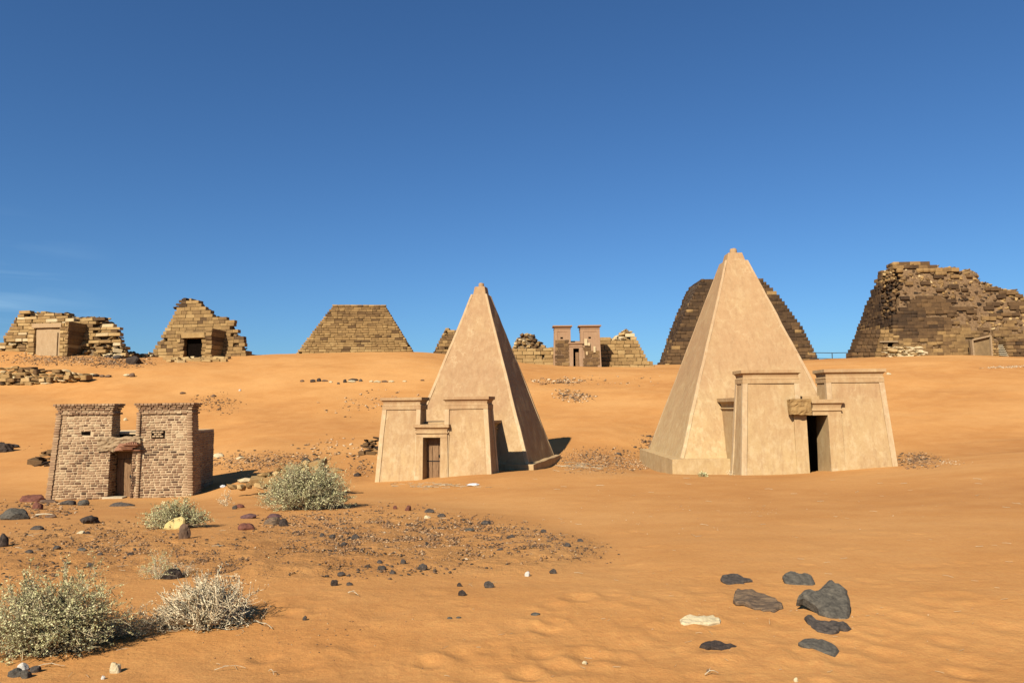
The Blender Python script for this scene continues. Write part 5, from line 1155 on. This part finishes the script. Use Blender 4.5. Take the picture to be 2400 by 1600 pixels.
# ------------------------------------------------------------------ shrubs
def leafmat(name, stops):
    m, nt, b = newmat(name, 0.75, 0.25); t = tone_out(nt); nt.links.new(ramp(nt, t, stops), b.inputs['Base Color']); return m
LEAF = leafmat('grey_green_leaf', [(0, (0.31, 0.29, 0.11)), (0.5, (0.62, 0.57, 0.26)), (1, (0.95, 0.86, 0.48))])
DRYLEAF = leafmat('dry_leaf', [(0, (0.60, 0.43, 0.22)), (0.5, (0.90, 0.70, 0.40)), (1, (1.0, 0.90, 0.62))])
STEM = make_plain('bush_stem', (0.42, 0.32, 0.16), (0.68, 0.55, 0.32), 30, .85, .002)
DRYSTEM = make_plain('dry_stem', (0.78, 0.58, 0.32), (1.0, 0.86, 0.56), 30, .85, .002)
def shrub(label, px, py, wpx, hpx, ns, nl, ls, lm, sm, seed, sprig=.1, thick=1.0, curl=1.0, droop=0.0, depth=.85, twigs=4, dense=.35, name='shrub', cat='shrub', group=None, lift=0):
    R = np.random.RandomState(seed); q = gpt(px, py); k = q[1] / FPX; rx = wpx * k / 2; rz = hpx * k
    y = q[1] + rx * depth * .62; x = q[0] * y / q[1]; g0 = float(gz(x, y)); q = np.array([x, y, g0]); rz = rz * y / (q[1])
    T = thing(name, label, cat, tuple(q), group=group); SV, SF = [], []; LV, LF, LT = [], [], []
    def tb(pts, r0, r1):
        o = len(SV); m_ = len(pts)
        for i, p in enumerate(pts):
            r = r0 + (r1 - r0) * i / (m_ - 1)
            for c in range(3): a = 2.094 * c; SV.append(p + np.array([r * math.cos(a), r * math.sin(a) * .8, r * math.sin(a + .6) * .6]))
        for i in range(m_ - 1):
            for c in range(3): SF.append((o + i*3 + c, o + i*3 + (c+1) % 3, o + (i+1)*3 + (c+1) % 3, o + (i+1)*3 + c))
    tips = []
    for s in range(ns):
        az = R.uniform(0, 6.283); el = math.asin(R.uniform(0.0 if droop else .02, 1) ** .9); rr = R.uniform(.72, 1.0)
        if R.rand() < sprig: rr *= R.uniform(1.05, 1.3)
        e = np.array([math.cos(az) * math.cos(el) * rx, math.sin(az) * math.cos(el) * rx * depth, math.sin(el) * rz]) * rr
        lump = 1 + .16 * float(vn(az * 1.3 + seed, el * 2.2, 71)); e = e * lump
        b0 = np.array([R.normal(0, rx * .10), R.normal(0, rx * .10), 0.0]); pts = []
        w1, w2 = R.normal(0, rx * .07 * curl, 3), R.normal(0, rx * .05 * curl, 3)
        for i in range(6):
            t = i / 5; p = b0 + (e - b0) * t; p[2] += math.sin(t * 3.14) * rz * .12 - droop * rz * t * t; p = p + w1 * math.sin(t * 3.14) + w2 * math.sin(t * 6.28)
            p[2] = max(p[2], .004 + float(gz(q[0] + p[0], q[1] + p[1], False)) - g0 if i else -.02); pts.append(p)
        r0 = rx * .010 * thick; tb(pts, r0, r0 * .35)
        for j in range(twigs):
            t = R.uniform(dense, 1); i = min(int(t * 5), 4); f_ = t * 5 - i; a = pts[i] * (1 - f_) + pts[i+1] * f_
            dr = (e - b0) / (np.linalg.norm(e - b0) + 1e-6) + R.normal(0, .62, 3); dr /= np.linalg.norm(dr); L_ = rx * R.uniform(.10, .26)
            m_ = a + dr * L_ * .5 + R.normal(0, L_ * .08, 3); en = a + dr * L_ + np.array([0, 0, L_ * .12]) + R.normal(0, L_ * .08, 3)
            en[2] = max(en[2], .01); tb([a, m_, en], r0 * .45, r0 * .22); tips.append((a, m_, en)); 
    tips = tips; nt_ = len(tips)
    for l in range(nl):
        a, m_, en = tips[R.randint(nt_)]; t = R.rand() ** .7; p = (a * (1 - t) ** 2 + 2 * m_ * t * (1 - t) + en * t * t) + R.normal(0, ls * .45, 3); p[2] = max(p[2], .004)
        u = R.normal(0, 1, 3); u[2] = abs(u[2]) * .8 + .2; u /= np.linalg.norm(u); v = np.cross(u, R.normal(0, 1, 3)); v /= np.linalg.norm(v) + 1e-9; s_ = ls * R.uniform(.6, 1.3); w_ = s_ * R.uniform(.35, .55)
        n_ = np.cross(u, v); o = len(LV); LV += [p, p + u * s_ * .5 + v * w_ * .5 + n_ * w_ * .2, p + u * s_, p + u * s_ * .5 - v * w_ * .5 + n_ * w_ * .2]
        LF.append((o, o + 1, o + 2, o + 3)); LT += [float(np.clip(R.normal(.5, .22), 0, 1))] * 4
    st = bigmesh('stems', np.array(SV), np.array(SF), sm, T); st['kind'] = 'stuff'
    if nl: lv_ = bigmesh('leaves', np.array(LV), np.array(LF), lm, T, {'tone': LT}); lv_['kind'] = 'stuff'
    return T
shrub('big grey green bush in the bottom left corner, cut by the picture edge', 118, 1552, 372, 174, 330, 24000, .0155, LEAF, STEM, 1, sprig=.16, twigs=6, depth=.8, dense=.2)
shrub('low grey brown branches spreading right from the big bush', 300, 1500, 150, 65, 70, 1600, .012, DRYLEAF, STEM, 12, curl=2, sprig=.2, twigs=5, depth=.7)
shrub('bleached dry bush of tangled pale twigs in the left foreground', 486, 1482, 245, 108, 190, 5000, .013, DRYLEAF, DRYSTEM, 2, sprig=.08, thick=1.7, curl=2.6, twigs=7, depth=.8, dense=.25)
shrub('sprawling pale dry twigs joining the bleached bush on its left', 395, 1476, 130, 55, 60, 1500, .012, DRYLEAF, DRYSTEM, 13, thick=1.6, curl=2.2, sprig=.2, twigs=5, depth=.6)
shrub('small half dry bush beside the glossy black rock', 372, 1360, 90, 66, 60, 1300, .012, LEAF, DRYSTEM, 3, sprig=.3, twigs=5)
shrub('pale leafless twigs sprawling right of the glossy black rock', 430, 1350, 95, 30, 26, 160, .012, DRYLEAF, DRYSTEM, 14, sprig=.2, twigs=4, depth=.6)
shrub('low grey green shrub behind the yellow stone', 415, 1240, 165, 62, 170, 6500, .026, LEAF, STEM, 4, sprig=.12, twigs=5, depth=.7)
shrub('slender sprigs with whitish flower heads right of the low shrub', 528, 1186, 50, 34, 22, 420, .026, DRYLEAF, DRYSTEM, 5, sprig=.3, twigs=4)
shrub('large round grey green shrub between the brick chapel and the middle chapel', 722, 1196, 232, 106, 420, 21000, .034, LEAF, STEM, 6, sprig=.14, twigs=6, depth=.7, dense=.25)
shrub('tiny green plant on the sand against the pale plinth', 1647, 1117, 26, 11, 26, 300, .05, LEAF, STEM, 7, name='plant', cat='plant')
shrub('tiny grey dry tuft on the sand left of the tiny green plant', 1606, 1111, 13, 8, 12, 80, .04, DRYLEAF, STEM, 8, name='plant', cat='plant')
shrub('pale dry grass tuft at the left corner of the golden chapel', 1712, 1113, 24, 12, 26, 60, .04, DRYLEAF, DRYSTEM, 9, name='grass_tuft', cat='grass')

def twig(label, px, py, L_, a, seed, m=PALEWOOD, br=3, th=.035):
    R = random.Random(seed); q = gpt(px, py); k = q[1] / FPX; L_ = L_ * k
    T = thing('twig', label, 'twig', tuple(q))
    def pt(t, o=0): 
        x = math.cos(a) * L_ * (t - .5); y = math.sin(a) * L_ * (t - .5) * 2 + o; return (x, y, float(gz(q[0] + x, q[1] + y)) - q[2] + .012 + .02 * math.sin(t * 3))
    pts = [pt(i / 6, R.uniform(-.06, .06) * L_) for i in range(7)]; tube('stem', pts, [L_ * th * (1 - .6 * i / 6) for i in range(7)], m, T)
    for b_ in range(br):
        p = Vector(pts[R.randint(2, 5)]); d = Vector((R.uniform(-.2, 1) * math.cos(a), R.uniform(-1, 1), R.uniform(0.02, .25))).normalized() * L_ * R.uniform(.25, .45)
        tube('branch', [tuple(p), tuple(p + d * .5 + Vector((0, 0, .004))), tuple(p + d)], [L_ * th * .5, L_ * th * .4, L_ * th * .2], m, T, 5)
twig('forked bleached twig on the sand below the gravel mound', 828, 1395, 34, -.5, 1)
twig('thick bleached root trailing from the right end of the dry bush', 615, 1470, 70, -.45, 2, br=1, th=.022)
twig('small crossed pale twig at the bottom, left of centre', 636, 1582, 26, -.6, 3)
twig('pale twig lying flat near the bottom right slabs', 1668, 1585, 32, .05, 4, br=1)
twig('curved pale twig beside the grey wedge rock', 105, 1208, 48, -.08, 5, br=0, th=.04)
twig('upright little pale twig between the cream slab and the dark slabs', 1803, 1464, 10, 1.2, 6, br=1)
twig('long pale twig on the bottom left sand', 540, 1573, 66, .12, 7, br=1, th=.012)
twig('thin pale stick by the bottom left stone cluster', 120, 1568, 60, -.03, 8, br=0, th=.016)
bm = rock_mesh(991, 9, 3, .25); me = bpy.data.meshes.new('litter'); 
for v in bm.verts: v.co = Vector((v.co.x * .20, v.co.y * .12, v.co.z * .05))
bm.to_mesh(me); bm.free(); me.materials.append(PAPER); o = bpy.data.objects.new('litter', me); q = gpt(1110, 1138); o.location = (q[0], q[1], q[2] + .03); col.objects.link(o)
tag(o, 'crumpled white litter on the sand in front of the middle chapel', 'litter')
bm = rock_mesh(992, 9, 3, .25); me = bpy.data.meshes.new('litter')
for v in bm.verts: v.co = Vector((v.co.x * .11, v.co.y * .1, v.co.z * .06))
bm.to_mesh(me); bm.free(); me.materials.append(PAPER); o = bpy.data.objects.new('litter', me); q = gpt(522, 1142); o.location = (q[0], q[1], q[2] + .03); col.objects.link(o)
tag(o, 'scrap of white litter in the shade right of the brick chapel', 'litter')

# bring every base colour down to its real reflectance (the picture is exposed half a stop up)
for m in bpy.data.materials:
    if not m.use_nodes: continue
    nt = m.node_tree; b = nt.nodes.get('Principled BSDF')
    if b and b.inputs['Base Color'].is_linked:
        src = b.inputs['Base Color'].links[0].from_socket
        nt.links.new(mix(nt, 1.0, src, (0.62, 0.62, 0.62), 'MULTIPLY'), b.inputs['Base Color'])
